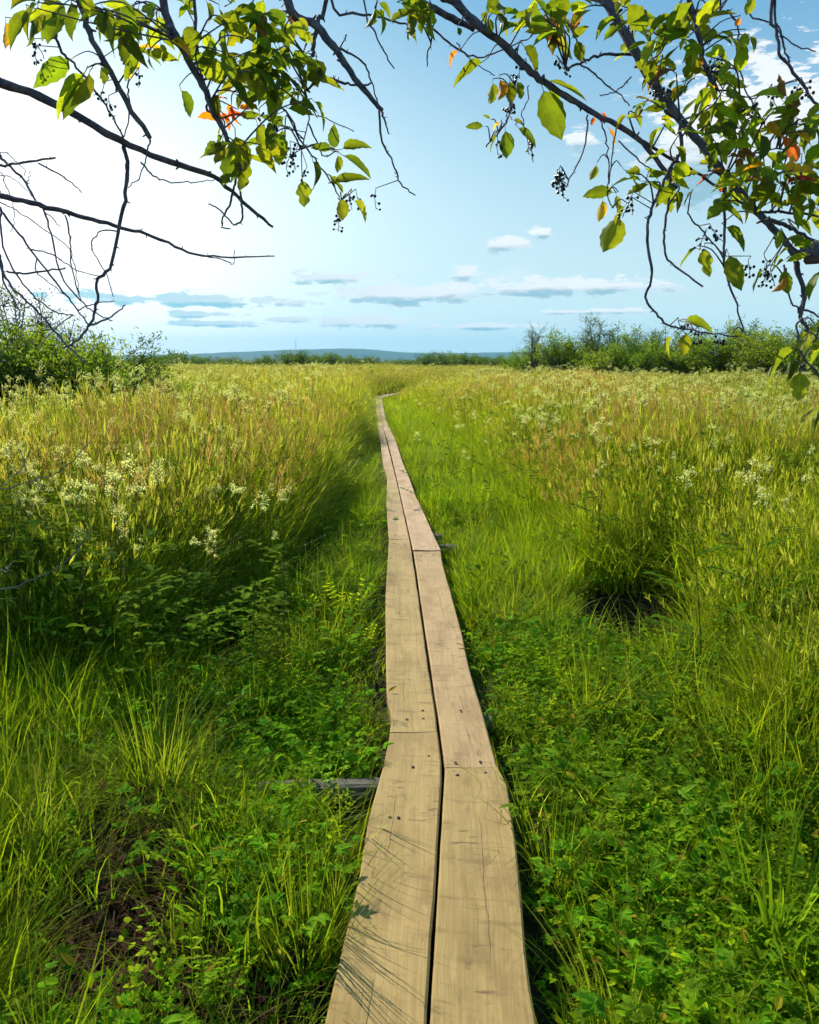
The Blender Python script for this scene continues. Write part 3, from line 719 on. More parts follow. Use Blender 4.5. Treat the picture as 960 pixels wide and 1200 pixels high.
def sample(n, y0, y1, m=1.25, pad=0.7, power=1.0):
    """random ground points in the wedge the photograph looks over"""
    u = rng.random(n*3); y = (y0**(2-power) + u*(y1**(2-power)-y0**(2-power)))**(1/(2-power)) if power != 2 else y0*(y1/y0)**u
    x = (rng.random(n*3)*2-1)*(0.49*m*y+pad)
    return x[:n], y[:n]
def off_path(x, y, margin=0.02): return (x < path_l(y)-margin) | (x > path_r(y)+margin) | (y > PATH_END+0.5)
def ditch(x, y): return np.exp(-((x-tall_l(y)-0.14)/0.19)**2)*(y > 4.6)*(y < 24)
def tints(x, y, base=(1, 1, 1), reddish=0.0):
    n1 = vnoise(x, y, 0.55, 3); n2 = vnoise(x+40, y-17, 0.16, 3)
    t = np.ones((len(x), 3))
    f = sstep(n1, 0.35, 0.7)[:, None]; t = t*(1-f) + np.array([1.12, 1.15, 0.9])*f
    f = sstep(n2, 0.5, 0.75)[:, None]*0.6; t = t*(1-f) + np.array([0.8, 0.95, 1.0])*f
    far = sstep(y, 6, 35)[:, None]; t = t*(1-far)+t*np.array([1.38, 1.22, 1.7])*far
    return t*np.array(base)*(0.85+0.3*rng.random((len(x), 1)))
def pts3(x, y): return np.stack([x, y, gz(x, y)], 1)
def nearhole(x, y, k=1.0):
    v = np.zeros(len(x))
    for j_, (hx, hy, rx, ry, dp) in enumerate(HOLES[:3]): v = np.maximum(v, np.exp(-(((x-hx)/rx)**2+((y-hy)/ry)**2)*k))
    return v
def bare(x, y):
    return 0.98*np.exp(-(((x+0.78)/0.30)**2 + ((y-2.02)/0.5)**2)) + 0.8*np.exp(-(((x+1.05)/0.25)**2 + ((y-2.75)/0.28)**2)) + 2.0*near_log(x, y)
def rusty(x, y):   # where the reddish plumes stand
    s = 0.0
    for cx, cy, rx, ry in ((-1.9, 7.2, 1.0, 1.6), (-1.7, 11.5, 1.2, 2.2), (2.2, 9.5, 1.3, 1.8), (1.1, 8.2, 0.6, 1.0), (4.0, 20, 3, 5), (-3.4, 5.6, .8, .8)): s = s + np.exp(-(((x-cx)/rx)**2+((y-cy)/ry)**2))
    return np.clip(s, 0, 1)

# ------------------------------------------------------------------ the meadow
C_TALL = protos('tall_grass_clump', [lambda: tall_clump(0.17, 34, 5, 'tan'), lambda: tall_clump(0.17, 36, 3, 'straw'), lambda: tall_clump(0.18, 40, 3, 'tan'), lambda: tall_clump(0.18, 36, 5, 'straw')], M_GRASS_I)
C_RUST = protos('plume_grass_clump', [lambda: tall_clump(0.16, 26, 6, 'rust'), lambda: tall_clump(0.17, 28, 5, 'rust'), lambda: tall_clump(0.15, 24, 6, 'rust')], M_GRASS_I)
C_FAR = protos('far_grass_clump', [lambda: tall_clump(0.55, 80, 16, 'tan', 1.0, 0.012, 1.8), lambda: tall_clump(0.55, 80, 12, 'straw', 1.0, 0.012, 1.8), lambda: tall_clump(0.5, 74, 18, 'tan', 1.0, 0.013, 1.8)], M_GRASS_I)
C_SHORT = protos('short_grass_clump', [lambda: short_clump(0.10, 34, 0.16, 0.42, 0.0055), lambda: short_clump(0.12, 38, 0.14, 0.36, 0.005), lambda: short_clump(0.08, 28, 0.22, 0.5, 0.006, 1.8), lambda: short_clump(0.11, 40, 0.12, 0.32, 0.0045)], M_GRASS_I)
C_HERB = protos('herb_clump', [lambda: herb_rosette(28, 0.15, 0.032), lambda: vetch_clump(16, 0.16), lambda: herb_rosette(26, 0.18, 0.037), lambda: herb_rosette(30, 0.13, 0.028), lambda: herb_rosette(30, 0.10, 0.022), lambda: vetch_clump(18, 0.2), lambda: oval_clump(40, 0.17, 0.034), lambda: herb_rosette(26, 0.2, 0.03)], M_HERB_I)
C_TALLH = protos('leafy_stem_clump', [herb_tall, herb_tall, herb_tall], M_HERB_I)
def sweet():
    mb = MB(); meadowsweet(mb, mb, mb, random.uniform(0.85, 1.1), random.uniform(0.03, 0.05), 12); return mb
C_SWEET = protos('cream_flower_clump', [sweet, sweet, sweet, sweet, sweet], M_HERB_I)
def litter():
    mb = MB()
    for _ in range(30):
        a = random.uniform(0, 6.28); q = 0.16*math.sqrt(random.random())
        leaflet(mb, (q*math.cos(a), q*math.sin(a), random.uniform(0.0, 0.03)), (math.cos(a*3), math.sin(a*3), random.uniform(-0.2, 0.3)), random.uniform(0.03, 0.06), random.uniform(0.015, 0.03), pick((0.08, 0.036, 0.024), (0.05, 0.028, 0.02), (0.11, 0.06, 0.035)), droop=random.uniform(-0.3, 0.5))
    for _ in range(4):
        a = random.uniform(0, 6.28); q = 0.16*math.sqrt(random.random())
        blade(mb, (q*math.cos(a), q*math.sin(a), 0.01), random.uniform(0, 6.28), random.uniform(0.1, 0.25), 0.004, random.uniform(0.8, 1.4), random.uniform(0.2, 0.6), pick((0.11, 0.06, 0.035), (0.14, 0.10, 0.05), (0.07, 0.04, 0.025)), 3)
    return mb
C_LITTER = protos('litter_clump', [litter, litter, litter], M_HERB_I)

# tall meadow, near and middle distance
x, y = sample(30000, 3.0, 34, power=1.2); y2 = rng.uniform(4.3, 30, 1500)
x = np.concatenate([x, tall_l(y2)-0.02-np.abs(rng.normal(0, 0.16, 1500))]); y = np.concatenate([y, y2]); H = veg_height(x, y)
keep = (H > 0.5) & off_path(x, y, 0.25) & (nearhole(x, y, 0.8) < 0.4)
gap = vnoise(x+71, y+13, 1.3, 2) < 0.30; keep &= ~(gap & (rng.random(len(x)) < 0.75))
ru = rusty(x, y); isr = rng.random(len(x)) < ru*np.where(x > 0, 0.34, 0.32)
k = keep & ~isr; xx, yy, hh = x[k], y[k], H[k]
s = hh*rng.uniform(0.8, 1.15, len(xx)); widen = 1+0.5*sstep(yy, 8, 25)
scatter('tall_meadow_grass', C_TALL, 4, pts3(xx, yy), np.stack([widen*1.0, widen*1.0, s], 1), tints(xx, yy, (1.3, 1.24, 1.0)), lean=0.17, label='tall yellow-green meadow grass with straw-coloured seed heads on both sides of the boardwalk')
k = keep & isr; xx, yy, hh = x[k], y[k], H[k]
s = hh*rng.uniform(0.85, 1.2, len(xx)); widen = 1+0.4*sstep(yy, 8, 25)
scatter('plume_grass', C_RUST, 3, pts3(xx, yy), np.stack([widen, widen, s], 1), tints(xx, yy)*np.array([1.15, 1.0, 0.95]), 'patches of grass with hazy reddish-brown plumes in the meadow')
# far meadow
x, y = sample(34000, 30, 130, m=1.3, power=1.2); k = off_path(x, y, 0.8)
x, y = x[k], y[k]; s = veg_height(x, y)*rng.uniform(0.75, 1.1, len(x))
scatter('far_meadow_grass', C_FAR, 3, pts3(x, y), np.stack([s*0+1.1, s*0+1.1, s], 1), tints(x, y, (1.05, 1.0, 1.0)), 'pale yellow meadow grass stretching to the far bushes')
# short grass: strips along the boards and the foreground
x, y = sample(9500, 0.7, 36, power=1.45, m=1.2); H = veg_height(x, y)
x2 = rng.normal(0, 1.0, 5200); y2 = rng.uniform(5, 36, 5200)**1.0; x2 = np.where(x2 > 0, path_r(y2)+0.04+np.abs(x2)*1.1, path_l(y2)-0.04-np.abs(x2)*0.7)
x = np.concatenate([x, x2]); y = np.concatenate([y, y2]); H = veg_height(x, y)
k = (H < 0.62) & off_path(x, y, 0.03) & (bare(x, y) < rng.random(len(x))*0.9) & (nearhole(x, y, 0.6) < 0.5) & (ditch(x, y) < 0.3+0.55*rng.random(len(x)))
hb = (x > path_r(y)) & (y < 4.6); k &= ~(hb & (rng.random(len(x)) < 0.7))
hb = (x < path_l(y)) & (y < 7) & (x > path_l(y)-0.75); k &= ~(hb & (rng.random(len(x)) < 0.45))
xx, yy = x[k], y[k]; dpath = np.minimum(np.abs(xx-path_l(yy)), np.abs(xx-path_r(yy)))
s = (H[k]/0.30)*rng.uniform(0.65, 1.15, len(xx))*(0.55+0.45*sstep(dpath, 0.02, 0.25)); s = np.clip(s, 0.35, 1.8)
t = tints(xx, yy); rr = ((xx > path_r(yy)) & (yy > 5))[:, None]; t = np.where(rr, t*np.array([1.3, 1.25, 0.9]), t)
scatter('short_grass', C_SHORT, 4, pts3(xx, yy), np.stack([1+0.6*sstep(yy, 8, 25)]*2+[s], 1)*1.0, t, 'short fresh green grass along both edges of the boardwalk', lean=0.15)
# a second, denser sowing of grass for the foreground
x, y = sample(3600, 0.7, 6.0, power=1.2, m=1.15); H = veg_height(x, y)
k = off_path(x, y, 0.06) & (bare(x, y) < rng.random(len(x))*0.8) & (nearhole(x, y, 0.6) < 0.45) & ((rng.random(len(x)) < 0.36+0.5*sstep(x, 0.9, 1.4)) | (x < -0.55)) & (vnoise(x, y, 2.2, 2) > 0.46)
xx, yy = x[k], y[k]; s = np.clip(H[k]/0.27, 0.5, 2.0)*rng.uniform(0.6, 1.25, len(xx))
scatter('foreground_grass', C_SHORT, 4, pts3(xx, yy), np.stack([s*0+1.05, s*0+1.05, s], 1), tints(xx, yy, (1.1, 1.05, 0.9)), 'loose arching green grass mixed with herbs in the foreground', lean=0.22)
# creeping herbs
x, y = sample(11000, 0.75, 14, power=1.5, m=1.15); H = veg_height(x, y)
pr = np.where(x > path_r(y), np.where(y < 5.0, 0.95, 0.35), np.where(x > path_l(y)-0.85, 0.85, 0.35))*np.where(H < 0.6, 1, 0.15)
k = (rng.random(len(x)) < pr*0.8) & off_path(x, y, 0.17) & ~((x < 0) & (y < 2.0) & (x > path_l(y)-0.35)) & ~((x < -0.75) & (y < 3.2) & (rng.random(len(x)) < 0.6)) & (bare(x, y) < rng.random(len(x))*0.75) & (nearhole(x, y, 0.6) < 0.55) & (ditch(x, y) < 0.6)
xx, yy = x[k], y[k]
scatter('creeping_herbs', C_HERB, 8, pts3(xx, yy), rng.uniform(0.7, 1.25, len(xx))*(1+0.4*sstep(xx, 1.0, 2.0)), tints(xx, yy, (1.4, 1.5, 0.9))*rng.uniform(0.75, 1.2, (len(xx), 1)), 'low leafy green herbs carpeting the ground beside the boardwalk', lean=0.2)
# leafy stems in the meadow's edge
x, y = sample(13000, 2.0, 30, power=1.25); H = veg_height(x, y)
pr = np.where(H > 0.45, 0.6, 0.05) + 1.0*np.exp(-((x-tall_l(y)+0.10)/0.2)**2)*(y > 3.5) + 0.35*((x > 1.0) & (y < 5)) 
pr = pr*(0.2+1.5*sstep(vnoise(x+3, y+8, 0.7, 2), 0.45, 0.62))
k = (rng.random(len(x)) < pr) & off_path(x, y, 0.3) & (nearhole(x, y, 0.6) < 0.5)
x2 = rng.normal(-1.75, 0.5, 110); y2 = rng.normal(4.75, 0.35, 110); x3 = rng.normal(1.75, 0.5, 60); y3 = rng.normal(5.0, 0.5, 60); k2 = off_path(x2, y2, 0.5)
k3 = np.abs((x3-1.5)/0.55)**2+np.abs((y3-5.3)/0.8)**2 > 1; x3, y3 = x3[k3], y3[k3]
xx = np.concatenate([x[k], x2[k2], x3]); yy = np.concatenate([y[k], y2[k2], y3]); hh = np.concatenate([H[k], 0.62+0*x2[k2], 0.5+0*x3])
scatter('leafy_stems', C_TALLH, 3, pts3(xx, yy), np.clip(hh*rng.uniform(0.8, 1.25, len(xx)), 0.3, 1.1), tints(xx, yy, (1.35, 1.3, 0.9))*rng.uniform(0.7, 1.25, (len(xx), 1)), 'leafy green stems growing among the meadow grass')
# dead leaves on the bare patch
x, y = sample(5200, 0.8, 3.6, power=1.2); k = ((bare(x, y) > 0.25*rng.random(len(x))+0.1) & ~near_log(x, y)) & off_path(x, y, 0.08) & (x < 0)
xx, yy = x[k], y[k]
x2 = rng.normal(1.5, 0.35, 160); y2 = rng.normal(5.3, 0.5, 160); x3 = rng.normal(-0.95, 0.2, 120); y3 = rng.normal(7.2, 1.4, 120)
xx = np.concatenate([xx, x2, x3]); yy = np.concatenate([yy, y2, y3])
scatter('dead_leaf_litter', C_LITTER, 3, pts3(xx, yy), rng.uniform(0.8, 1.3, len(xx)), np.ones((len(xx), 3)), 'brown dead leaves and stalks on the bare patch and in the dark hollows', lean=0.15)

# ------------------------------------------------------------------ cream flowering plants: the nearest ones each on their own
def sweet_thing(h, size):
    a, b_, c = MB(), MB(), MB(); meadowsweet(a, b_, c, h, size, 20)
    return a.mesh('flower_stem', M_HERB), b_.mesh('stem_leaves', M_HERB), c.mesh('flower_head', M_HERB)
SW = [sweet_thing(random.uniform(0.82, 1.0), random.uniform(0.026, 0.05)) for _ in range(10)]
def place_sweet(x, y, s, label, group):
    r_ = empty('meadowsweet_plant', (x, y, float(gz(x, y))), random.uniform(0, 6.28)); r_.scale = (s, s, s); r_.rotation_euler[0] = random.uniform(-.1, .1)
    st, lf, hd = random.choice(SW); link('stem', st, r_); link('foliage', lf, r_); link('flower_head', hd, r_)
    tag(r_, label, 'flower', group)
near_sw = []
for (x0, x1, y0, y1, n) in ((0, 260, 585, 635, 34), (0, 280, 495, 590, 120), (250, 340, 510, 600, 16), (820, 960, 550, 640, 18), (600, 960, 460, 520, 90), (680, 960, 520, 560, 30), (480, 620, 462, 520, 18)):
    for _ in range(n):
        px_, py_ = random.uniform(x0, x1), random.uniform(y0, y1)
        q = onplane(px_, py_, 0.92)          # head height
        if q.y < 3.9 or q.y > 26 or nearhole(np.array([q.x]), np.array([q.y]), 0.6)[0] > 0.4: continue
        near_sw.append((q.x, q.y, px_ < 480))
for x_, y_, left in near_sw:
    place_sweet(x_, y_, random.uniform(0.86, 1.2), 'cream meadowsweet in flower in the %s meadow %s of the boardwalk' % ('nearest' if y_ < 6.5 else ('middle' if y_ < 12 else 'farther'), 'left' if left else 'right'),
                '%s meadowsweet %s of the boardwalk' % ('nearest' if y_ < 6.5 else ('middle' if y_ < 12 else 'farther'), 'left' if left else 'right'))
x, y = sample(16000, 8, 80, power=1.15); H = veg_height(x, y); pr = 0.3 + 0.5*(x > 2.0)*sstep(vnoise(x, y, 0.2, 2), 0.35, 0.6) + 0.35*(x < -3)*(y < 20)
k = (H > 0.6) & (rng.random(len(x)) < pr) & off_path(x, y, 1.0)
xx, yy = x[k], y[k]
scatter('cream_meadow_flowers', C_SWEET, 5, pts3(xx, yy), np.stack([1.35+0.9*sstep(yy, 12, 45)]*2+[H[k]*rng.uniform(1.02, 1.3, len(xx))], 1), np.ones((len(xx), 3)), 'countless cream flower heads scattered through the farther meadow')

# ------------------------------------------------------------------ distinct tussocks near the camera
def tussock(px_, py_, n, r_, L0, L1, w_, arch, cols, label, name='grass_tussock', biasaz=None):
    q = onplane(px_, py_, 0.0); z = float(gz(q.x, q.y)); mb = MB()
    for _ in range(n):
        a = random.uniform(0, 6.28); rr_ = r_*math.sqrt(random.random()); c = pick(*cols)
        aa = a+random.uniform(-0.7, 0.7) if biasaz is None else random.gauss(biasaz, 0.7)
        blade(mb, (rr_*math.cos(a), rr_*math.sin(a), -0.03), aa, random.uniform(L0, L1), w_*random.uniform(0.7, 1.3), random.uniform(0.03, 0.4), random.uniform(0.2, arch), c, 7, lerp3(c, G_YEL, 0.4), random.uniform(-0.7, 0.7))
    o = link(name, mb.mesh(name, M_GRASS), None, (q.x, q.y, z)); tag(o, label, 'grass', 'grass tussocks by the boardwalk'); return o
GG = (G_FRESH, G_MID, G_YEL)
tussock(352, 1150, 120, 0.07, 0.22, 0.48, 0.0055, 0.9, GG, 'upright bright grass tuft at the left plank edge in the foreground', biasaz=None)
tussock(388, 1085, 60, 0.06, 0.2, 0.42, 0.005, 1.0, GG, 'smaller grass tuft touching the left plank edge above the foreground tuft')
tussock(185, 925, 170, 0.12, 0.35, 0.68, 0.006, 1.5, (G_FRESH, G_MID, G_YEL, STRAW), 'large arching grass tussock left of the old log')
tussock(262, 985, 60, 0.09, 0.2, 0.42, 0.005, 1.6, GG, 'grass tuft just below the old log at its left end')
tussock(40, 1000, 90, 0.12, 0.3, 0.6, 0.006, 1.4, (G_MID, G_YEL, STRAW), 'tall yellowish grass tussock at the lower left picture edge')
tussock(648, 1035, 110, 0.07, 0.25, 0.5, 0.005, 2.0, GG, 'arching grass tuft hanging beside the right plank edge')
tussock(905, 1120, 80, 0.1, 0.35, 0.7, 0.011, 1.7, (G_FRESH, G_MID), 'broad-bladed grass clump in the lower right foreground')
tussock(730, 1190, 80, 0.09, 0.25, 0.5, 0.0055, 1.2, (G_FRESH, G_YEL, STRAW), 'yellowish upright grass tuft at the bottom edge right of the planks')
tussock(695, 850, 110, 0.13, 0.3, 0.58, 0.006, 1.7, (G_YEL, G_FRESH), 'pale arching grass tuft in front of the dark hollow right of the planks')
tussock(745, 765, 70, 0.16, 0.3, 0.62, 0.006, 1.8, (G_YEL, G_FRESH, STRAW), 'arching grass tuft leaning over the front of the dark hollow right of the planks')
tussock(930, 900, 80, 0.12, 0.35, 0.7, 0.010, 1.6, (G_FRESH, G_MID, G_YEL), 'leaning broad-bladed grass clump at the right picture edge above the lower right clump')
tussock(870, 760, 90, 0.13, 0.4, 0.8, 0.012, 1.5, (G_FRESH, G_YEL), 'tall broad-leaved grass clump right of the dark hollow')
tussock(425, 690, 90, 0.14, 0.25, 0.45, 0.006, 1.2, GG, 'fresh green grass tuft at the left plank edge beside the dark bank')
tussock(600, 735, 70, 0.10, 0.2, 0.4, 0.005, 1.6, (RUST, TAN, G_YEL), 'rusty brown dry grass tuft right of the planks')
tussock(120, 790, 90, 0.12, 0.4, 0.75, 0.007, 0.9, GG, 'tall upright grass tuft before the cream flowers on the left')
tussock(300, 850, 60, 0.1, 0.25, 0.5, 0.006, 1.6, (G_FRESH, G_MID), 'loose grass tuft in the dark dip between bank and log on the left')

# ------------------------------------------------------------------ bushes
def leaf_cloud(name, C, A, L, W, colr, mat):
    """many small folded leaves as one mesh: centres, axes, lengths, widths, colours"""
    n = len(C); A = A/np.linalg.norm(A, axis=1, keepdims=True); rv = rng.normal(size=(n, 3)); S = np.cross(A, rv); S /= np.linalg.norm(S, axis=1, keepdims=True); Nn = np.cross(A, S)
    L = L[:, None]; W = W[:, None]
    V = np.stack([C, C+A*L*0.45+S*W/2+Nn*W*0.15, C+A*L, C+A*L*0.45-S*W/2+Nn*W*0.15], 1).reshape(-1, 3)
    F = (np.arange(n)[:, None]*4 + np.array([[0, 1, 2, 0, 2, 3]])).reshape(-1)
    me = bpy.data.meshes.new(name); me.vertices.add(len(V)); me.vertices.foreach_set('co', V.astype(np.float32).ravel())
    me.loops.add(len(F)); me.loops.foreach_set('vertex_index', F.astype(np.int32)); me.polygons.add(n*2); me.polygons.foreach_set('loop_start', np.arange(0, len(F), 3).astype(np.int32)); me.update()
    a = me.attributes.new('col', 'FLOAT_COLOR', 'POINT'); c4 = np.ones((n, 4, 4), np.float32); c4[:, :, :3] = colr[:, None, :]; a.data.foreach_set('color', c4.ravel())
    me.materials.append(mat); return me
def bush_meshes(h, wd, nst, twigs, lpt, leafL, colA, colB, airy=False, bare_top=0.0):
    st = MB(); C = []; A = []
    for s_ in range(nst):
        a = random.uniform(0, 6.28); r_ = wd*math.sqrt(random.random())*(0.45 if airy else 0.85); hh = h*random.uniform(0.62, 1.0)*math.sqrt(max(0.15, 1-(r_/wd)**2*0.75))
        p0 = Vector((random.uniform(-.15, .15)*wd, random.uniform(-.15, .15)*wd, 0)); p3 = Vector((r_*math.cos(a), r_*math.sin(a), hh))
        mid = p0.lerp(p3, 0.5)+Vector((random.uniform(-.15, .15), random.uniform(-.15, .15), 0.08*h)) - Vector((p3.x, p3.y, 0))*0.12
        pts = smoothline([p0, mid, p3], 4); R0 = 0.012*h
        tube(st, pts, [R0*(1-0.85*i/(len(pts)-1)) for i in range(len(pts))], 4, cap=False)
        for t_ in range(twigs):
            t = random.uniform(0.18 if not airy else 0.3, 1.0); i = min(len(pts)-2, int(t*(len(pts)-1))); q = pts[i].lerp(pts[i+1], t*(len(pts)-1)-i)
            d = Vector((random.gauss(0, 1), random.gauss(0, 1), random.gauss(0.55, 0.6))).normalized(); Lt = h*random.uniform(0.08, 0.22)
            e = q+d*Lt+Vector((0, 0, -0.05*Lt))
            tube(st, [q, e], [R0*0.22, R0*0.08], 3, cap=False)
            if random.random() < bare_top and t > 0.7: continue
            for k in range(lpt):
                u = random.uniform(0.1, 1.05); c = q.lerp(e, u)+Vector((random.gauss(0, 1), random.gauss(0, 1), random.gauss(0, 1)))*leafL*0.8
                C.append(c); A.append(d*0.6+Vector((random.gauss(0, 0.6), random.gauss(0, 0.6), random.gauss(0.2, 0.5))))
    C = np.array(C); A = np.array(A); n = len(C); f = rng.random(n)[:, None]
    clump = vnoise(C[:, 0]*1.6+C[:, 2], C[:, 1]*1.6+50, 1.0, 2)[:, None]; f = np.clip(0.6*f+1.0*(clump-0.35), 0, 1)
    col = np.array(colA)*(1-f)+np.array(colB)*f
    crown = leaf_cloud('bush_crown', C, A, leafL*rng.uniform(0.7, 1.4, n), leafL*rng.uniform(0.3, 0.5, n), col, M_BUSH)
    return st.mesh('bush_stems', M_STEM), crown
BG1, BG2 = (0.075, 0.12, 0.014), (0.18, 0.22, 0.022)
BD1, BD2 = (0.035, 0.065, 0.018), (0.09, 0.13, 0.025)
BUSH = {
 'round': [bush_meshes(1.9, 1.5, 30, 20, 16, 0.075, BG1, BG2) for _ in range(3)],
 'dark': [bush_meshes(2.2, 1.5, 28, 20, 15, 0.07, BD1, BD2, bare_top=0.15) for _ in range(2)],
 'airy': [bush_meshes(3.4, 1.3, 11, 20, 13, 0.07, BD1, BD2, True, 0.2) for _ in range(3)],
 'far': [bush_meshes(2.2, 2.4, 34, 14, 10, 0.17, BD1, BD2) for _ in range(3)],
}
def bush(kind, px_, dist, s, label, sy=1.0, name='willow_bush', group=None, cat='bush', sxy=None):
    X = (px_-480)/FPX*dist/math.cos(PITCH)*1.0; Y = dist
    X = (px_-480)/FPX*(dist*math.cos(PITCH)+CAM_Z*math.sin(PITCH))
    r_ = empty(name, (X, Y, float(gz(X, Y))-0.02), random.uniform(0, 6.28)); w_ = sxy or s; r_.scale = (w_, w_, s)
    st, cr = random.choice(BUSH[kind]); link('stems', st, r_); link('crown', cr, r_); tag(r_, label, cat, group); return r_
gL, gR, gF = 'bushes at the left edge of the meadow', 'bushes along the right horizon', 'far bushes closing the meadow'
bush('dark', -25, 14.26, 1.14, 'dark dense bush cut by the left picture edge', group=gL)
bush('airy', 18, 16.12, 0.91, 'tall airy willow, leftmost of the left group, against the white sky', group=gL, name='willow_tree', cat='tree')
bush('airy', 68, 16.43, 0.83, 'tall airy willow, second from the left, behind the bare twigs', group=gL, name='willow_tree', cat='tree')
bush('round', 30, 14.57, 1.14, 'light green rounded bush in front of the leftmost airy willow', group=gL)
bush('round', 78, 14.88, 1.19, 'light green rounded bush in front of the second airy willow', group=gL)
bush('dark', 123, 15.5, 1.05, 'dark bush with bare twigs on top at the right end of the left thicket', group=gL)
bush('round', 108, 14.756, 0.93, 'low yellow-green bush between the airy willows and the dark bush', group=gL)
bush('round', 160, 15.81, 0.85, 'low bush just right of the dark twiggy bush', group=gL)
bush('round', 190, 16.74, 0.73, 'small yellow-green bush, outermost to the right of the left thicket', group=gL)
RB = [('airy', 626, 50, 1.06, 'feathery small tree, leftmost of the right-hand bushes'), ('airy', 693, 48, 1.22, 'feathery taller tree standing above the right-hand bushes'),
 ('round', 655, 49, 1.63, 'green bush between the two feathery trees'), ('dark', 672, 51, 1.49, 'dark bush behind the gap of the two feathery trees'), ('round', 612, 52, 1.21, 'low green bush at the left end of the right-hand row'),
 ('dark', 722, 47, 1.63, 'dark bush just right of the taller feathery tree'), ('round', 745, 43, 1.49, 'broad green bush under the hanging lone leaf'), ('round', 705, 44, 1.35, 'low green bush in front of the taller feathery tree'),
 ('airy', 742, 50, 0.92, 'thin feathery sapling right of the taller feathery tree'), ('dark', 775, 46, 1.56, 'dark bush behind the drooping twig with berries'), ('round', 800, 42, 1.56, 'green bush below the drooping twig with berries'),
 ('airy', 812, 48, 0.90, 'twiggy bush top showing left of the long hanging twig'), ('round', 840, 40, 1.59, 'green bush just below the end of the long hanging twig'), ('dark', 865, 43, 1.63, 'dark bush behind the end of the long hanging twig'),
 ('round', 885, 38, 1.59, 'green bush left of the lowest leafy branch'), ('airy', 880, 45, 0.98, 'twiggy shrub rising above the bushes near the lowest leafy branch'), ('round', 925, 37, 1.56, 'green bush behind the lowest leafy branch'),
 ('dark', 965, 38, 1.70, 'dark bush cut by the right picture edge'), ('round', 950, 35, 1.35, 'low green bush at the right picture edge')]
for kd, px_, d_, s_, lb in RB: bush(kd, px_, d_, s_, lb, group=gR)
fx = -60
while fx < 760:
    big = 500 < fx < 580 or 330 < fx < 400 or 180 < fx < 230
    bush('far', fx, random.uniform(108, 132), random.uniform(0.8, 1.15)*(1.2 if big else 0.92), 'small dark-green bush in the far row below the blue hill, %s' % ('left of the tall mast' if fx < 345 else ('between mast and boardwalk end' if fx < 455 else 'right of the boardwalk end')), group=gF+(', left' if fx < 345 else (', middle' if fx < 455 else ', right')), sxy=random.uniform(1.0, 1.5))
    fx += random.uniform(8, 19)
# a leafy bush added outside the left edge to cast shade on the bare patch
bush('dark', -125, 6.0, 1.6, 'tall narrow leafy bush added beyond the left picture edge to shade the bare patch', group=None, sxy=0.65)

# ------------------------------------------------------------------ the bird cherry trees whose boughs hang into the picture
LEAFCOL = {'green': (0.085, 0.12, 0.010), 'deep': (0.05, 0.08, 0.010), 'lime': (0.15, 0.18, 0.014), 'gold': (0.38, 0.22, 0.02), 'orange': (0.45, 0.13, 0.015), 'red': (0.32, 0.055, 0.04), 'brown': (0.12, 0.06, 0.03)}
def leaf_blotch_material(name, c):
    m, b = newmat(name)
    tcn = b.n('ShaderNodeTexCoord'); oi = b.n('ShaderNodeObjectInfo')
    P = b.vm('ADD', tcn.outputs['Object'], b.comb(b.m('MULTIPLY', oi.outputs['Random'], 50.0), 0.0, 0.0))
    X, Y, Z = b.sep(tcn.outputs['Object'])[0:3]
    n1 = b.noise(P, 4.0, 4, 0.6); n2 = b.noise(P, 13.0, 3, 0.6)
    col = b.mix(b.ramp(n1, 0.35, 0.7), c+(1,), tuple(min(1, v*1.5) for v in c[:2])+(c[2]*1.1, 1))
    col = b.mix(b.ramp(n2, 0.64, 0.74, 0.0, 0.7), col, (0.10, 0.055, 0.02, 1))
    # side veins and midrib, slightly paler
    vein = b.m('FRACT', b.m('MULTIPLY', b.m('SUBTRACT', Y, b.m('MULTIPLY', b.m('ABSOLUTE', X), 0.7)), 9.0))
    vm_ = b.ramp(b.m('ABSOLUTE', b.m('SUBTRACT', vein, 0.5)), 0.09, 0.0, 0.0, 0.35); rib = b.ramp(b.m('ABSOLUTE', X), 0.016, 0.004, 0.0, 0.5)
    col = b.mix(b.m('MAXIMUM', vm_, rib), col, tuple(min(1, v*1.6) for v in c)+(1,))
    hsv = b.n('ShaderNodeHueSaturation'); b.put(hsv.inputs['Hue'], b.m('ADD', 0.485, b.m('MULTIPLY', oi.outputs['Random'], 0.03))); b.put(hsv.inputs['Value'], b.m('ADD', 0.75, b.m('MULTIPLY', oi.outputs['Random'], 0.5))); b.put(hsv.inputs['Color'], col); col = hsv.outputs[0]
    p = b.n('ShaderNodeBsdfPrincipled'); b.put(p.inputs['Base Color'], col); p.inputs['Roughness'].default_value = 0.55; p.inputs['Specular IOR Level'].default_value = 0.2
    t = b.n('ShaderNodeBsdfTranslucent'); b.put(t.inputs[0], b.mix(1.0, col, (2.6, 2.35, 0.8, 1), 'MULTIPLY'))
    mx = b.n('ShaderNodeMixShader'); mx.inputs[0].default_value = 0.56
    b.t.links.new(p.outputs[0], mx.inputs[1]); b.t.links.new(t.outputs[0], mx.inputs[2])
    o = b.n('ShaderNodeOutputMaterial'); b.t.links.new(mx.outputs[0], o.inputs[0]); return m
LEAFMAT = {k: leaf_blotch_material('cherry_leaf_'+k, v) for k, v in LEAFCOL.items()}
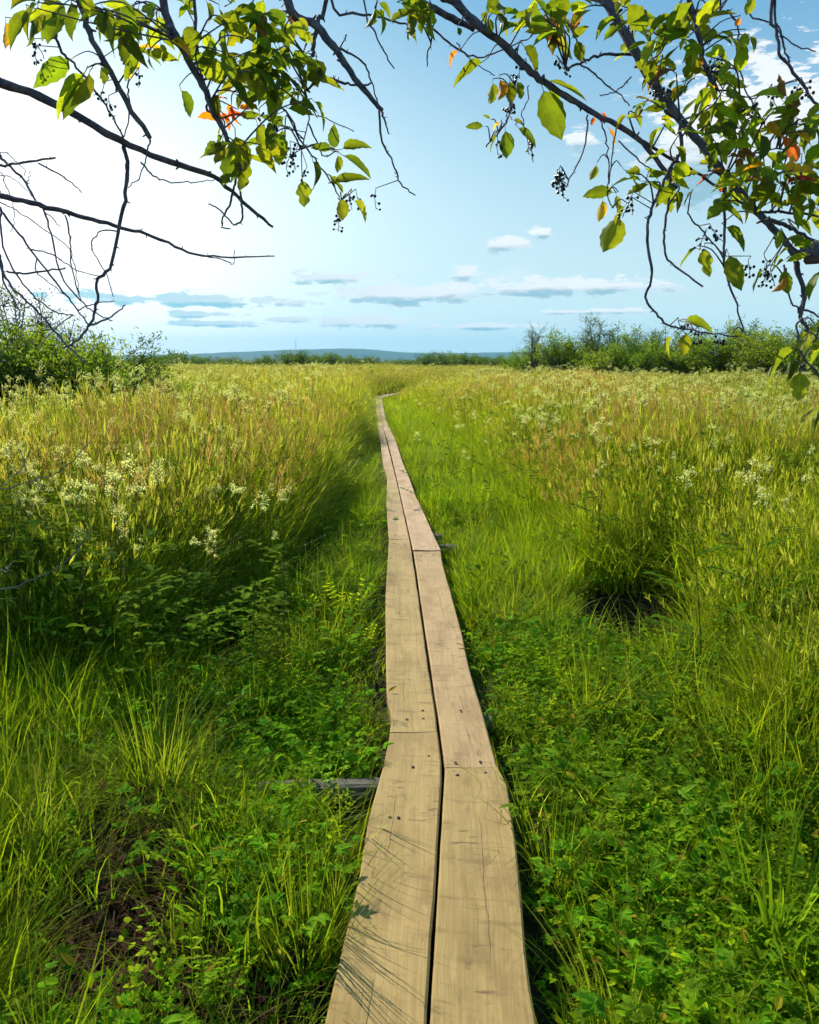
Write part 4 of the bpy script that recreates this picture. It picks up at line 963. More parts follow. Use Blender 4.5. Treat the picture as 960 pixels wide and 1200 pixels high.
def leaf_mesh(name, mat, wid, curl, fold, wave, bite):
    """an oval pointed leaf, unit long, along +Y, with stalk, folded rib, toothed and wavy edge"""
    n = 9; v = []; f = []
    for i in range(n+1):
        t = i/n; ww = wid*math.sin(math.pi*min(1, t**0.85))**0.8*(1-0.25*t)*(1 if i not in (0, n) else 0)
        if i == bite: ww *= 0.55
        y_ = 0.16+0.84*t; z = -curl*t*t; tooth = 0.012*(1 if i % 2 else -1)
        v += [(-ww-tooth*(0 < i < n), y_, z+fold*ww+wave*math.sin(t*9)), (-ww*0.5, y_, z+fold*ww*0.35), (0, y_, z), (ww*0.5, y_, z+fold*ww*0.35), (ww+tooth*(0 < i < n), y_, z+fold*ww+wave*math.sin(t*9+2))]
    for i in range(n):
        for j in range(4): f.append((i*5+j, i*5+j+1, (i+1)*5+j+1, (i+1)*5+j))
    mb = MB(); mb.add(v, f); tube(mb, [(0, 0, 0.02), (0, 0.09, -0.005), (0, 0.2, -0.004)], [0.011, 0.009, 0.007], 4)
    return mb.mesh(name, mat, True)
SHAPES = [(0.25, 0.12, 0.4, 0.018, 99), (0.22, 0.34, 0.6, 0.02, 99), (0.27, 0.2, 0.3, 0.03, 5), (0.20, 0.5, 0.9, 0.018, 99), (0.24, -0.12, 0.5, 0.03, 6), (0.23, 0.6, 0.5, 0.03, 4), (0.19, 0.3, 1.2, 0.02, 99)]
LEAFMESH = {k: [leaf_mesh('cherry_leaf_'+k, m, *s_) for s_ in SHAPES] for k, m in LEAFMAT.items()}

class Tree:
    def __init__(s, name, base, label, group, category='tree'):
        s.base = Vector(base); s.root = empty(name, base); tag(s.root, label, category, group); s.br = []; s.nleaf = 0
    def part(s, name, mb, mat, origin):
        """a part whose origin is its own foot"""
        origin = Vector(origin)
        mb.v = [tuple(Vector(p)-origin) for p in mb.v]
        o = link(name, mb.mesh(name, mat, True)); o.location = origin; hang(o, s.root, s.base); return o
    def branch(s, pts, r0, r1, name='branch', wig=0.0013, mat=None, sides=7, knots=True):
        P = smoothline(pts, 5); n = len(P); Q = []
        for i, p in enumerate(P):
            e = 0 if i in (0, n-1) else 1
            Q.append(p+Vector((random.gauss(0, 1), random.gauss(0, 1), random.gauss(0, 1)))*wig*e)
        rad = [(r0+(r1-r0)*i/(n-1))*(1+(0.10*random.uniform(-1, 1) if knots else 0)) for i in range(n)]
        mb = MB(); tube(mb, Q, rad, sides)
        if knots:
            for _ in range(int(n*0.35)):      # buds and stubs
                i = random.randrange(1, n-1); d = Vector((random.gauss(0, 1), random.gauss(0, 1), random.gauss(0, 1))).normalized(); tube(mb, [Q[i], Q[i]+d*(rad[i]*1.6+0.004)], [rad[i]*0.55, rad[i]*0.25], 5)
        rec = {'mb': mb, 'pts': Q, 'rad': rad, 'name': name, 'mat': mat or M_BARK, 'leaves': [], 'berries': []}
        s.br.append(rec); return rec
    def nearest(s, p):
        best = None
        for r_ in s.br:
            if r_['name'] == 'trunk': continue
            for q in r_['pts']:
                d = (q-p).length
                if best is None or d < best[0]: best = (d, r_, q)
        return best
    def leaf(s, rec, base, tip, col, roll=None, shape=None):
        rec['leaves'].append((Vector(base), Vector(tip), col, random.uniform(-1.3, 1.3) if roll is None else roll, shape))
    def shoot(s, p0, p1, n, L, cols, rec=None):
        """a leafy shoot from a branch to p1"""
        if rec is None: _, rec, p0 = s.nearest(Vector(p1) if p0 is None else Vector(p0))
        p0 = Vector(p0); p1 = Vector(p1); mid = p0.lerp(p1, 0.5)+Vector((random.gauss(0, .015), random.gauss(0, .015), 0.02+random.gauss(0, .015)))
        P = smoothline([p0, mid, p1], 4); tube(rec['mb'], P, [0.0022-0.0012*i/(len(P)-1) for i in range(len(P))], 5)
        for k in range(n):
            t = 1-0.75*(k/max(1, n)); i = min(len(P)-2, int(t*(len(P)-1))); b_ = P[i].lerp(P[i+1], t*(len(P)-1)-i)
            d = (p1-p0).normalized()*0.5+Vector((random.gauss(0, .75), random.gauss(0, .55), random.gauss(-0.35, 0.6))); d.normalize()
            s.leaf(rec, b_, b_+d*L*random.uniform(0.7, 1.2), random.choice(cols))
    def raceme(s, p, length, n, rec=None):
        """hanging string of black berries"""
        if rec is None: _, rec, q0 = s.nearest(Vector(p))
        else: q0 = Vector(p)
        p = Vector(p)
        if (p-q0).length > 0.05: p = q0+(p-q0)*(0.05/(p-q0).length)
        mb = MB(); q = p.copy(); d = Vector((random.gauss(0, .35), random.gauss(0, .3), -1)).normalized(); P = [q.copy()]
        for i in range(5): d = (d+Vector((random.gauss(0, .25), random.gauss(0, .25), -0.1))).normalized(); q = q+d*length/5; P.append(q.copy())
        tube(mb, P, [0.0009]*6, 4, mat=1)
        if (q0-p).length > 0.005: tube(rec['mb'], [q0, p], [0.0012, 0.0009], 4)
        for k in range(n):
            t = random.uniform(0.25, 1.0)*5; i = min(4, int(t)); c = P[i].lerp(P[i+1], t-i); o = Vector((random.gauss(0, 1), random.gauss(0, 1), random.gauss(-0.2, .6))).normalized()*random.uniform(0.007, 0.013)
            e = c+o; tube(mb, [c, e], [0.0006, 0.0005], 3, mat=1, cap=False); rb = random.uniform(0.0024, 0.0036)
            tube(mb, [e-Vector((0, 0, rb)), e-Vector((0, 0, rb*.7)), e, e+Vector((0, 0, rb*.7)), e+Vector((0, 0, rb))], [rb*.2, rb*.75, rb, rb*.75, rb*.2], 7)
        rec['berries'].append((p, mb))
    def finish(s):
        for r_ in s.br:
            org = r_['pts'][0]; o = s.part(r_['name'], r_['mb'], r_['mat'], org)
            for base, tip, col, roll, shp in r_['leaves']:
                Yv = (tip-base); L = Yv.length; Yv.normalize(); ref = Vector((0, 0, 1)) if abs(Yv.z) < 0.9 else Vector((0, 1, 0))
                Xv = Yv.cross(ref).normalized(); Zv = Xv.cross(Yv)
                M3 = Matrix((Xv, Yv, Zv)).transposed().to_4x4() @ Matrix.Rotation(roll, 4, 'Y')
                l = link('leaf', (LEAFMESH[col][shp] if shp is not None else random.choice(LEAFMESH[col])))
                l.matrix_basis = Matrix.Translation(base) @ M3 @ Matrix.Scale(L, 4); hang(l, o, org); s.nleaf += 1
                wsc = random.uniform(0.85, 1.15); l.scale = (L*wsc, L, L)
            for p, mb in r_['berries']:
                mb.v = [tuple(Vector(v)-p) for v in mb.v]
                b_ = link('berry_cluster', mb.mesh('berry_cluster', [M_BERRY, M_TWIG], True)); b_.location = p; hang(b_, o, org)
def A(d, *pts): return [at(x, y, d if not isinstance(d, tuple) else d[0]+(d[1]-d[0])*i/(len(pts)-1)) for i, (x, y) in enumerate(pts)]
pxr = lambda w_, d: w_*0.35*d/FPX
GREEN = ['green', 'green', 'green', 'deep', 'lime', 'lime']; MIXD = GREEN+GREEN+['gold', 'brown']; WARM = ['orange', 'gold', 'orange', 'red']

# ---- left tree
T = Tree('bird_cherry_tree', (-2.35, 1.0, float(gz(-2.35, 1.0))), 'bird cherry tree whose boughs of green and orange leaves hang in from upper left', 'bird cherry trees')
T.branch([(-2.35, 1.0, -0.05), (-2.3, 1.05, 1.0), (-2.2, 1.1, 2.0), (-2.0, 1.15, 2.9), (-1.7, 1.1, 3.6)], 0.10, 0.05, 'trunk', 0.006)
limb = [Vector((-2.1, 1.12, 2.3)), Vector((-1.5, 1.4, 2.75)), Vector((-0.7, 1.6, 2.95)), Vector((0.1, 1.75, 3.0))]
T.branch(limb, 0.04, 0.012, 'branch')
def topped(y_limb, d, *pts):
    P = A(d, *pts); q = min(smoothline(limb, 6), key=lambda v: (v-P[0]).length); return [q, q.lerp(P[0], 0.55)+Vector((0, 0, 0.04))]+P
b1 = T.branch([Vector((-2.22, 1.08, 1.75)), Vector((-1.6, 1.5, 2.05))]+A((1.85, 2.0), (-60, 72), (0, 97), (60, 119), (140, 164), (200, 190), (250, 207), (285, 237), (320, 266)), 0.014, 0.003)
T.branch(A(1.92, (143, 166), (149, 190), (149, 211), (143, 253), (130, 309), (115, 328), (113, 357), (104, 383), (89, 400), (75, 408)), pxr(7.5, 1.92), pxr(3.2, 1.92))
T.branch(A(1.92, (138, 271), (121, 270), (108, 282), (110, 297), (123, 318), (133, 348)), pxr(2.6, 1.92), pxr(1.5, 1.92), 'twig')
T.branch([Vector((-2.24, 1.07, 1.6)), Vector((-1.6, 1.7, 1.95))]+A((2.1, 2.2), (-40, 222), (0, 229), (45, 240), (100, 255), (140, 266), (180, 277), (222, 296), (260, 301), (322, 300)), 0.010, pxr(2, 2.2))
T.branch(A(2.2, (222, 296), (262, 305), (273, 309), (275, 293)), pxr(2.2, 2.2), pxr(1.2, 2.2), 'twig')
T.branch(topped(0, 1.8, (95, 5), (105, 40), (130, 85), (150, 120), (176, 162)), pxr(13, 1.8), pxr(8, 1.8))
T.branch(topped(0, 1.7, (190, -5), (205, 40), (217, 62), (237, 100), (252, 135), (267, 163), (283, 200)), pxr(18, 1.7), pxr(6, 1.7))
T.branch(topped(0, 1.75, (228, 0), (231, 60), (240, 100), (243, 130)), pxr(7, 1.75), pxr(4, 1.75))
T.branch(topped(0, 1.8, (335, -5), (372, 30), (395, 60), (415, 90), (435, 115), (448, 129)), pxr(20, 1.8), pxr(7, 1.8))
T.branch(A(1.8, (445, 126), (447, 160), (460, 190), (470, 215), (487, 229)), pxr(4, 1.8), pxr(2, 1.8), 'twig')
T.branch(A(1.8, (447, 130), (452, 145), (455, 157)), pxr(4, 1.8), pxr(2, 1.8), 'twig')
T.branch(A(1.8, (396, 56), (425, 72), (435, 95), (445, 128)), pxr(4, 1.8), pxr(2, 1.8), 'twig')
T.branch(A(1.8, (370, 35), (355, 62), (358, 110), (362, 140), (353, 175)), pxr(3, 1.8), pxr(2, 1.8), 'twig')
T.branch(topped(0, 1.85, (382, -5), (374, 22), (368, 50), (366, 66)), pxr(10, 1.85), pxr(6, 1.85))
T.branch(topped(0, 1.9, (388, -4), (420, 15), (450, 21), (478, 29)), pxr(6, 1.9), pxr(3, 1.9))
T.branch(topped(0, 1.9, (426, -4), (440, 38), (453, 66), (462, 80)), pxr(4, 1.9), pxr(2, 1.9), 'twig')
T.branch(A(1.9, (378, 88), (400, 96), (418, 100), (436, 97)), pxr(5, 1.9), pxr(3, 1.9), 'twig')
T.branch(A(1.9, (395, 60), (404, 46), (406, 40)), pxr(3, 1.9), pxr(2, 1.9), 'twig')
T.branch(A(1.9, (270, 190), (276, 214), (268, 240), (260, 264), (270, 268)), pxr(5, 1.9), pxr(2, 1.9), 'twig')
T.branch(A(1.9, (280, 215), (284, 240), (283, 258), (272, 262), (258, 246), (244, 239)), pxr(4, 1.9), pxr(2, 1.9), 'twig')
T.branch(A(1.9, (165, 190), (180, 206), (200, 213), (225, 213), (253, 210)), pxr(3, 1.9), pxr(1.5, 1.9), 'twig')
T.branch(A(1.9, (176, 162), (172, 180), (165, 205), (150, 220)), pxr(3, 1.9), pxr(1.5, 1.9), 'twig')
T.branch(A(1.85, (65, 37), (72, 60), (90, 78), (110, 103), (128, 130), (145, 165)), pxr(5, 1.85), pxr(3, 1.85))
T.branch(A(1.85, (150, 90), (151, 110), (150, 140), (143, 165)), pxr(3, 1.85), pxr(2, 1.85), 'twig')
T.branch(A(1.85, (275, 90), (300, 110), (335, 130), (355, 168), (372, 190), (390, 215), (400, 235)), pxr(4, 1.85), pxr(2, 1.85))
T.branch(A(1.85, (362, 145), (378, 180), (395, 178)), pxr(3, 1.85), pxr(2, 1.85), 'twig')
T.branch(A(1.85, (372, 135), (385, 140), (415, 154)), pxr(2, 1.85), pxr(1.5, 1.85), 'twig')
T.branch(A(1.85, (330, 92), (345, 95), (372, 138)), pxr(3, 1.85), pxr(2, 1.85), 'twig')
def lf(t, d, bx, by, tx, ty, col, roll=0.2, dd=0.0, shp=None):
    d = 1.76 if bx < 800 else max(d, 1.5)
    b_ = at(bx, by, d); tip = at(tx, ty, d+dd); _, rec, q = t.nearest(b_)
    if (q-b_).length > 0.012: tube(rec['mb'], smoothline([q, q.lerp(b_, .5)+Vector((0, 0, .012)), b_], 3), [0.0016-0.00012*i for i in range(7)][:len(smoothline([q, q.lerp(b_, .5), b_], 3))], 5)
    t.leaf(rec, b_, tip, col, roll, shp)
for a in [(1.5, 88, 66, 41, 97, 'green', .9, .02, 1), (1.4, 104, 78, 60, 134, 'lime', .1, .0, 0), (1.4, 102, 80, 72, 136, 'deep', .8, .03, 1), (1.42, 108, 78, 86, 130, 'lime', .5, 0, 0), (1.6, 117, 74, 127, 101, 'lime', .3, 0, 2), (1.5, 168, 60, 143, 93, 'green', .5, 0, 0),
          (1.7, 6, 20, 10, 60, 'gold', .4, 0, 0), (1.8, 210, 100, 227, 139, 'green', .6, 0, 0), (1.8, 392, 178, 391, 146, 'deep', .3, 0, 0), (1.8, 396, 176, 434, 164, 'green', 1.1, 0, 1), (1.8, 396, 178, 437, 204, 'green', .4, 0, 0), (1.8, 396, 178, 397, 204, 'lime', .5, 0, 0), (1.8, 392, 175, 366, 170, 'deep', 1.0, 0, 1),
          (1.8, 385, 215, 432, 205, 'green', .8, 0, 0), (1.8, 384, 204, 404, 222, 'green', .7, 0, 2), (1.8, 399, 228, 403, 260, 'lime', .3, 0, 0), (1.8, 412, 232, 434, 252, 'lime', .7, 0, 3), (1.8, 354, 205, 358, 246, 'lime', .0, 0, 2), (1.8, 365, 183, 378, 222, 'deep', 1.0, 0, 1), (1.8, 322, 148, 330, 196, 'green', .3, 0, 0), (1.75, 262, 158, 256, 196, 'lime', .4, 0, 2),
          (1.75, 275, 150, 282, 212, 'deep', .2, 0, 0), (1.75, 285, 180, 286, 228, 'lime', .3, 0, 2), (1.75, 268, 140, 232, 134, 'orange', .5, 0, 0), (1.75, 262, 140, 290, 126, 'orange', .6, 0, 3), (1.75, 258, 128, 272, 150, 'orange', .2, 0, 2), (1.75, 300, 140, 312, 178, 'lime', .4, 0, 0), (1.75, 358, 62, 376, 104, 'lime', .5, 0, 0), (1.75, 325, 50, 342, 78, 'lime', .4, 0, 0), (1.8, 330, 8, 318, 38, 'gold', .4, 0, 2),
          (1.8, 372, 66, 352, 100, 'lime', .1, 0, 0), (1.8, 370, 62, 378, 112, 'deep', .8, 0, 3), (1.7, 247, 40, 245, 78, 'green', .3, 0, 0), (1.6, 70, 10, 45, 45, 'green', .3, 0, 0), (1.5, 60, -10, 70, 38, 'deep', .2, 0, 0), (1.5, 45, 0, 42, 52, 'lime', .5, 0, 2), (1.5, 85, -5, 78, 40, 'deep', .3, 0, 1), (1.5, 30, 5, 50, 55, 'green', .9, 0, 1)]: lf(T, *a)
def cluster(t, d, cx, cy, rx, ry, shoots, n, Lpx, cols):
    for _ in range(shoots):
        a = random.uniform(0, 6.28); u = math.sqrt(random.random()); dd = d+random.uniform(-0.12, 0.12)
        e = at(cx+rx*u*math.cos(a), cy+ry*u*math.sin(a), dd); t.shoot(None, e, n, Lpx*1.15*d/FPX, cols)
for a in [(1.5, 65, 8, 30, 12, 3, 4, 44, GREEN), (1.6, 120, 14, 30, 10, 3, 3, 38, GREEN), (1.7, 160, 25, 25, 14, 3, 4, 34, GREEN), (1.7, 172, 58, 16, 14, 3, 4, 26, ['lime', 'gold', 'green']), (1.75, 262, 20, 40, 18, 6, 4, 36, GREEN), (1.75, 320, 25, 30, 18, 4, 3, 34, MIXD),
          (1.7, 285, 55, 28, 20, 5, 4, 36, GREEN), (1.7, 315, 80, 30, 20, 6, 4, 36, ['deep', 'green', 'deep', 'lime']), (1.7, 345, 105, 25, 18, 5, 4, 36, ['deep', 'green', 'deep', 'lime']), (1.75, 300, 115, 20, 15, 3, 3, 26, GREEN), (1.75, 270, 132, 14, 10, 2, 3, 24, WARM),
          (1.75, 278, 175, 25, 20, 4, 3, 34, ['deep', 'green', 'lime']), (1.75, 320, 165, 16, 14, 3, 3, 30, GREEN), (1.8, 222, 40, 14, 16, 2, 3, 28, GREEN), (1.8, 430, 5, 20, 6, 1, 3, 26, GREEN)]: cluster(T, *a)
for x_, y_ in [(25, 45), (28, 52), (122, 95), (127, 112), (118, 14), (310, 140), (322, 145), (330, 150), (340, 165), (350, 160), (300, 130), (345, 175), (148, 48), (168, 72), (425, 215), (415, 218), (436, 222), (398, 250), (360, 195), (340, 182)]:
    T.raceme(at(x_, y_, 1.8), 0.045, random.randint(5, 9))
T.finish()

# ---- right tree
T2 = Tree('bird_cherry_tree', (2.5, 0.9, float(gz(2.5, 0.9))), 'bird cherry tree on the right, its thick boughs slanting down across the upper right sky', 'bird cherry trees')
T2.branch([(2.5, 0.9, -0.05), (2.45, 0.95, 1.0), (2.35, 1.05, 2.0), (2.15, 1.15, 2.9), (1.8, 1.2, 3.7)], 0.11, 0.055, 'trunk', 0.006)
limb = [Vector((2.25, 1.1, 2.4)), Vector((1.7, 1.5, 2.85)), Vector((1.0, 1.75, 3.05)), Vector((0.3, 1.85, 3.1)), Vector((-0.05, 1.85, 3.05))]
T2.branch(limb, 0.045, 0.02, 'branch')
D = 1.75
T2.branch(topped(0, (1.8, 1.55), (690, -30), (709, 0), (735, 44), (767, 99), (797, 140), (826, 174), (854, 211), (885, 246), (910, 271), (932, 299)), pxr(19, 1.8), pxr(11, 1.55), wig=0.001)
T2.branch(A(1.55, (932, 299), (935, 314), (943, 349), (938, 367), (944, 383), (951, 397), (960, 410)), pxr(10, 1.55), pxr(4, 1.55), wig=0.001)
T2.branch([Vector((2.38, 1.0, 1.9)), Vector((1.6, 1.4, 1.95))]+A((1.5, 1.55), (1000, 292), (960, 296), (932, 299)), 0.022, pxr(14, 1.55))
T2.branch(topped(0, (1.8, 1.75), (512, -24), (532, 0), (555, 25), (590, 52), (615, 77), (632, 92), (670, 117), (697, 133), (745, 160), (780, 200), (793, 221)), pxr(17, 1.8), pxr(7, 1.75), wig=0.001)
T2.branch(topped(0, 1.85, (478, -14), (497, 4), (530, 20), (556, 34)), pxr(14, 1.85), pxr(11, 1.85))
T2.branch(A(1.76, (745, 160), (780, 182), (815, 201), (850, 225), (885, 248)), pxr(6, 1.76), pxr(4, 1.76))
T2.branch(topped(0, 1.7, (808, -6), (810, 5), (817, 35), (823, 67), (832, 90), (840, 106)), pxr(10, 1.7), pxr(8, 1.7))
T2.branch(topped(0, 1.7, (905, -5), (910, 38), (916, 67), (934, 90), (951, 114), (968, 132)), pxr(6, 1.7), pxr(5, 1.7))
T2.branch(topped(0, 1.7, (909, -5), (915, 35), (920, 58), (926, 72)), pxr(5, 1.7), pxr(3, 1.7), 'twig')
T2.branch(topped(0, 1.75, (843, -5), (855, 12), (865, 35), (864, 61), (872, 99), (884, 125), (900, 153)), pxr(4, 1.75), pxr(2, 1.75), 'twig')
T2.branch(topped(0, 1.75, (876, -5), (902, 26), (928, 50), (956, 60)), pxr(3.5, 1.75), pxr(2, 1.75), 'twig')
T2.branch(A(1.65, (797, 142), (798, 175), (794, 186), (785, 199), (769, 233), (759, 264), (762, 305), (764, 324), (757, 349), (766, 364), (782, 380), (801, 385), (835, 391), (872, 394)), pxr(6.5, 1.65), pxr(2.6, 1.65), wig=0.0011)
T2.branch(A(1.65, (786, 198), (783, 239), (779, 271), (780, 299), (794, 314), (824, 336)), pxr(4.5, 1.65), pxr(3, 1.65), wig=0.0011)
T2.branch(A(1.6, (849, 208), (849, 274), (849, 311), (860, 349), (871, 389)), pxr(5, 1.6), pxr(2.6, 1.6), wig=0.0011)
T2.branch(A(1.75, (742, 64), (709, 64), (690, 70), (680, 74), (661, 80)), pxr(5, 1.75), pxr(4, 1.75))
T2.branch(A(1.75, (680, 75), (697, 87), (718, 105), (738, 124)), pxr(3, 1.75), pxr(2, 1.75), 'twig')
T2.branch(A(1.75, (740, 90), (728, 102), (715, 110), (703, 111)), pxr(2.5, 1.75), pxr(1.6, 1.75), 'twig')
T2.branch(A(1.76, (689, 134), (687, 166), (680, 187), (667, 210), (664, 219)), pxr(3, 1.76), pxr(2, 1.76), 'twig')
T2.branch(A(1.76, (703, 140), (711, 168), (713, 200), (712, 228), (718, 244)), pxr(2.6, 1.76), pxr(2, 1.76), 'twig')
T2.branch(A(1.76, (722, 150), (718, 180), (714, 215)), pxr(2.6, 1.76), pxr(2, 1.76), 'twig')
T2.branch(A(1.76, (725, 165), (745, 185), (765, 200), (790, 208)), pxr(2.6, 1.76), pxr(2, 1.76), 'twig')
T2.branch(A(1.85, (485, 14), (510, 37), (535, 55), (560, 67), (590, 58), (622, 43)), pxr(4, 1.85), pxr(2, 1.85), 'twig')
T2.branch(A(1.85, (508, 16), (505, 50), (500, 65), (501, 77)), pxr(3, 1.85), pxr(2, 1.85), 'twig')
T2.branch(A(1.85, (535, 50), (552, 70), (568, 82), (580, 88)), pxr(2, 1.85), pxr(1.4, 1.85), 'twig')
T2.branch(A(1.8, (605, 90), (600, 120), (597, 135), (585, 155), (570, 172)), pxr(4, 1.8), pxr(2.4, 1.8), 'twig')
T2.branch(A(1.8, (620, 100), (618, 118), (612, 135), (618, 160), (625, 190)), pxr(2, 1.8), pxr(1.4, 1.8), 'twig')
T2.branch(A(1.55, (885, 250), (905, 248), (926, 249), (965, 253)), pxr(5, 1.55), pxr(4, 1.55))
T2.branch(A(1.55, (900, 255), (918, 263), (935, 272), (965, 288)), pxr(7, 1.55), pxr(6, 1.55))
T2.branch(A(1.5, (939, 373), (934, 381), (935, 399), (943, 422)), pxr(3.5, 1.5), pxr(4, 1.5), 'twig')
T2.branch(A(1.55, (921, 325), (922, 336), (928, 354), (938, 367)), pxr(3, 1.55), pxr(3, 1.55), 'twig')
T2.branch(A(1.55, (939, 360), (950, 366), (966, 372)), pxr(4, 1.55), pxr(3, 1.55), 'twig')
T2.branch(A(1.55, (946, 386), (955, 384), (968, 383)), pxr(4, 1.55), pxr(3, 1.55), 'twig')
T2.branch(A(1.65, (806, 250), (818, 265), (835, 285), (849, 300)), pxr(3, 1.65), pxr(2.4, 1.65), 'twig')
T2.branch(A(1.65, (867, 112), (880, 115), (895, 110), (907, 102)), pxr(2.6, 1.65), pxr(1.8, 1.65), 'twig')
T2.branch(A(1.65, (870, 156), (882, 150), (892, 140), (905, 122)), pxr(2.4, 1.65), pxr(1.6, 1.65), 'twig')
T2.branch(A(1.6, (868, 183), (890, 178), (910, 174), (935, 180)), pxr(3, 1.6), pxr(2, 1.6), 'twig')
for a in [(1.25, 636, 92, 690, 111, 'lime', .3, .0, 0), (1.25, 633, 95, 659, 166, 'green', .2, .02, 0), (1.27, 634, 94, 668, 136, 'green', 1.0, .04, 1), (1.75, 572, 68, 528, 97, 'green', .3, 0, 0), (1.8, 540, 58, 520, 74, 'orange', .6, 0, 3), (1.8, 536, 30, 541, 43, 'deep', .4, 0, 1), (1.8, 611, 50, 635, 77, 'deep', 1.1, 0, 3), (1.75, 580, 15, 597, 40, 'lime', .4, 0, 0), (1.75, 572, 18, 576, 42, 'green', .5, 0, 0),
          (1.8, 578, 92, 577, 126, 'lime', .5, 0, 2), (1.8, 585, 88, 592, 124, 'gold', .6, 0, 3), (1.8, 597, 90, 600, 124, 'green', .4, 0, 0), (1.8, 605, 92, 614, 118, 'green', .6, 0, 2), (1.8, 592, 147, 595, 188, 'green', .4, 0, 0), (1.8, 585, 155, 571, 176, 'green', .5, 0, 2), (1.8, 570, 148, 545, 147, 'deep', 1.1, 0, 1), (1.8, 604, 146, 630, 170, 'deep', .8, 0, 0), (1.8, 576, 140, 566, 134, 'green', .5, 0, 0), (1.8, 588, 143, 574, 150, 'gold', .4, 0, 3), (1.8, 600, 140, 615, 144, 'green', 1.1, 0, 1),
          (1.55, 728, 246, 708, 299, 'lime', .5, 0, 0), (1.55, 735, 238, 716, 262, 'green', .9, 0, 2), (1.6, 725, 225, 680, 226, 'deep', 1.1, 0, 1), (1.6, 707, 230, 703, 262, 'gold', .7, 0, 0), (1.6, 722, 226, 725, 246, 'lime', .5, 0, 0), (1.6, 728, 195, 756, 222, 'deep', .4, 0, 2), (1.6, 757, 212, 780, 226, 'green', .7, 0, 0), (1.6, 700, 190, 692, 213, 'lime', .6, 0, 0), (1.6, 812, 222, 800, 240, 'deep', .5, 0, 0),
          (1.5, 818, 288, 794, 311, 'green', .4, 0, 0), (1.5, 826, 285, 829, 327, 'lime', .0, 0, 2), (1.5, 852, 292, 869, 342, 'green', .3, 0, 0), (1.5, 897, 312, 879, 341, 'deep', .6, 0, 0), (1.5, 922, 303, 900, 317, 'green', .5, 0, 2), (1.5, 918, 312, 924, 346, 'green', .4, 0, 0), (1.5, 922, 318, 910, 350, 'gold', .9, 0, 3), (1.5, 965, 312, 944, 350, 'green', .2, 0, 0), (1.5, 838, 236, 874, 258, 'green', .7, 0, 0), (1.5, 846, 262, 880, 288, 'deep', 1.1, 0, 1),
          (1.6, 795, 376, 842, 381, 'green', .9, 0, 1), (1.6, 806, 386, 800, 419, 'lime', .2, 0, 0), (1.6, 790, 390, 776, 418, 'lime', .9, 0, 1), (1.6, 858, 392, 876, 395, 'green', .7, 0, 0), (1.3, 938, 405, 886, 440, 'green', .6, 0, 1), (1.3, 940, 410, 915, 440, 'deep', .6, 0, 1), (1.3, 945, 418, 918, 452, 'deep', .9, 0, 0), (1.3, 958, 385, 948, 405, 'lime', .3, 0, 0), (1.3, 940, 384, 946, 410, 'lime', .4, 0, 0), (1.3, 955, 412, 972, 390, 'lime', .3, 0, 0), (1.3, 938, 430, 936, 472, 'lime', .5, 0, 2), (1.3, 945, 428, 968, 446, 'deep', .3, 0, 0), (1.2, 975, 470, 932, 496, 'green', .3, 0, 0), (1.2, 975, 478, 945, 500, 'deep', .8, 0, 1),
          (1.6, 697, 135, 693, 148, 'orange', .3, 0, 2), (1.6, 703, 132, 715, 138, 'orange', .6, 0, 3), (1.65, 842, 100, 826, 112, 'orange', .5, 0, 3), (1.65, 868, 18, 862, 32, 'orange', .4, 0, 0), (1.65, 885, -8, 874, 20, 'lime', .3, 0, 0), (1.65, 874, 34, 870, 60, 'lime', .4, 0, 0), (1.65, 878, 40, 888, 58, 'green', .9, 0, 1), (1.6, 838, 150, 826, 165, 'orange', .5, 0, 2), (1.6, 828, 210, 815, 216, 'red', .4, 0, 2), (1.6, 842, 214, 846, 226, 'red', .4, 0, 0), (1.6, 822, 212, 830, 200, 'red', .6, 0, 3), (1.6, 918, 200, 930, 190, 'orange', .4, 0, 2), (1.6, 712, 148, 724, 166, 'gold', .4, 0, 2)]: lf(T2, *a)
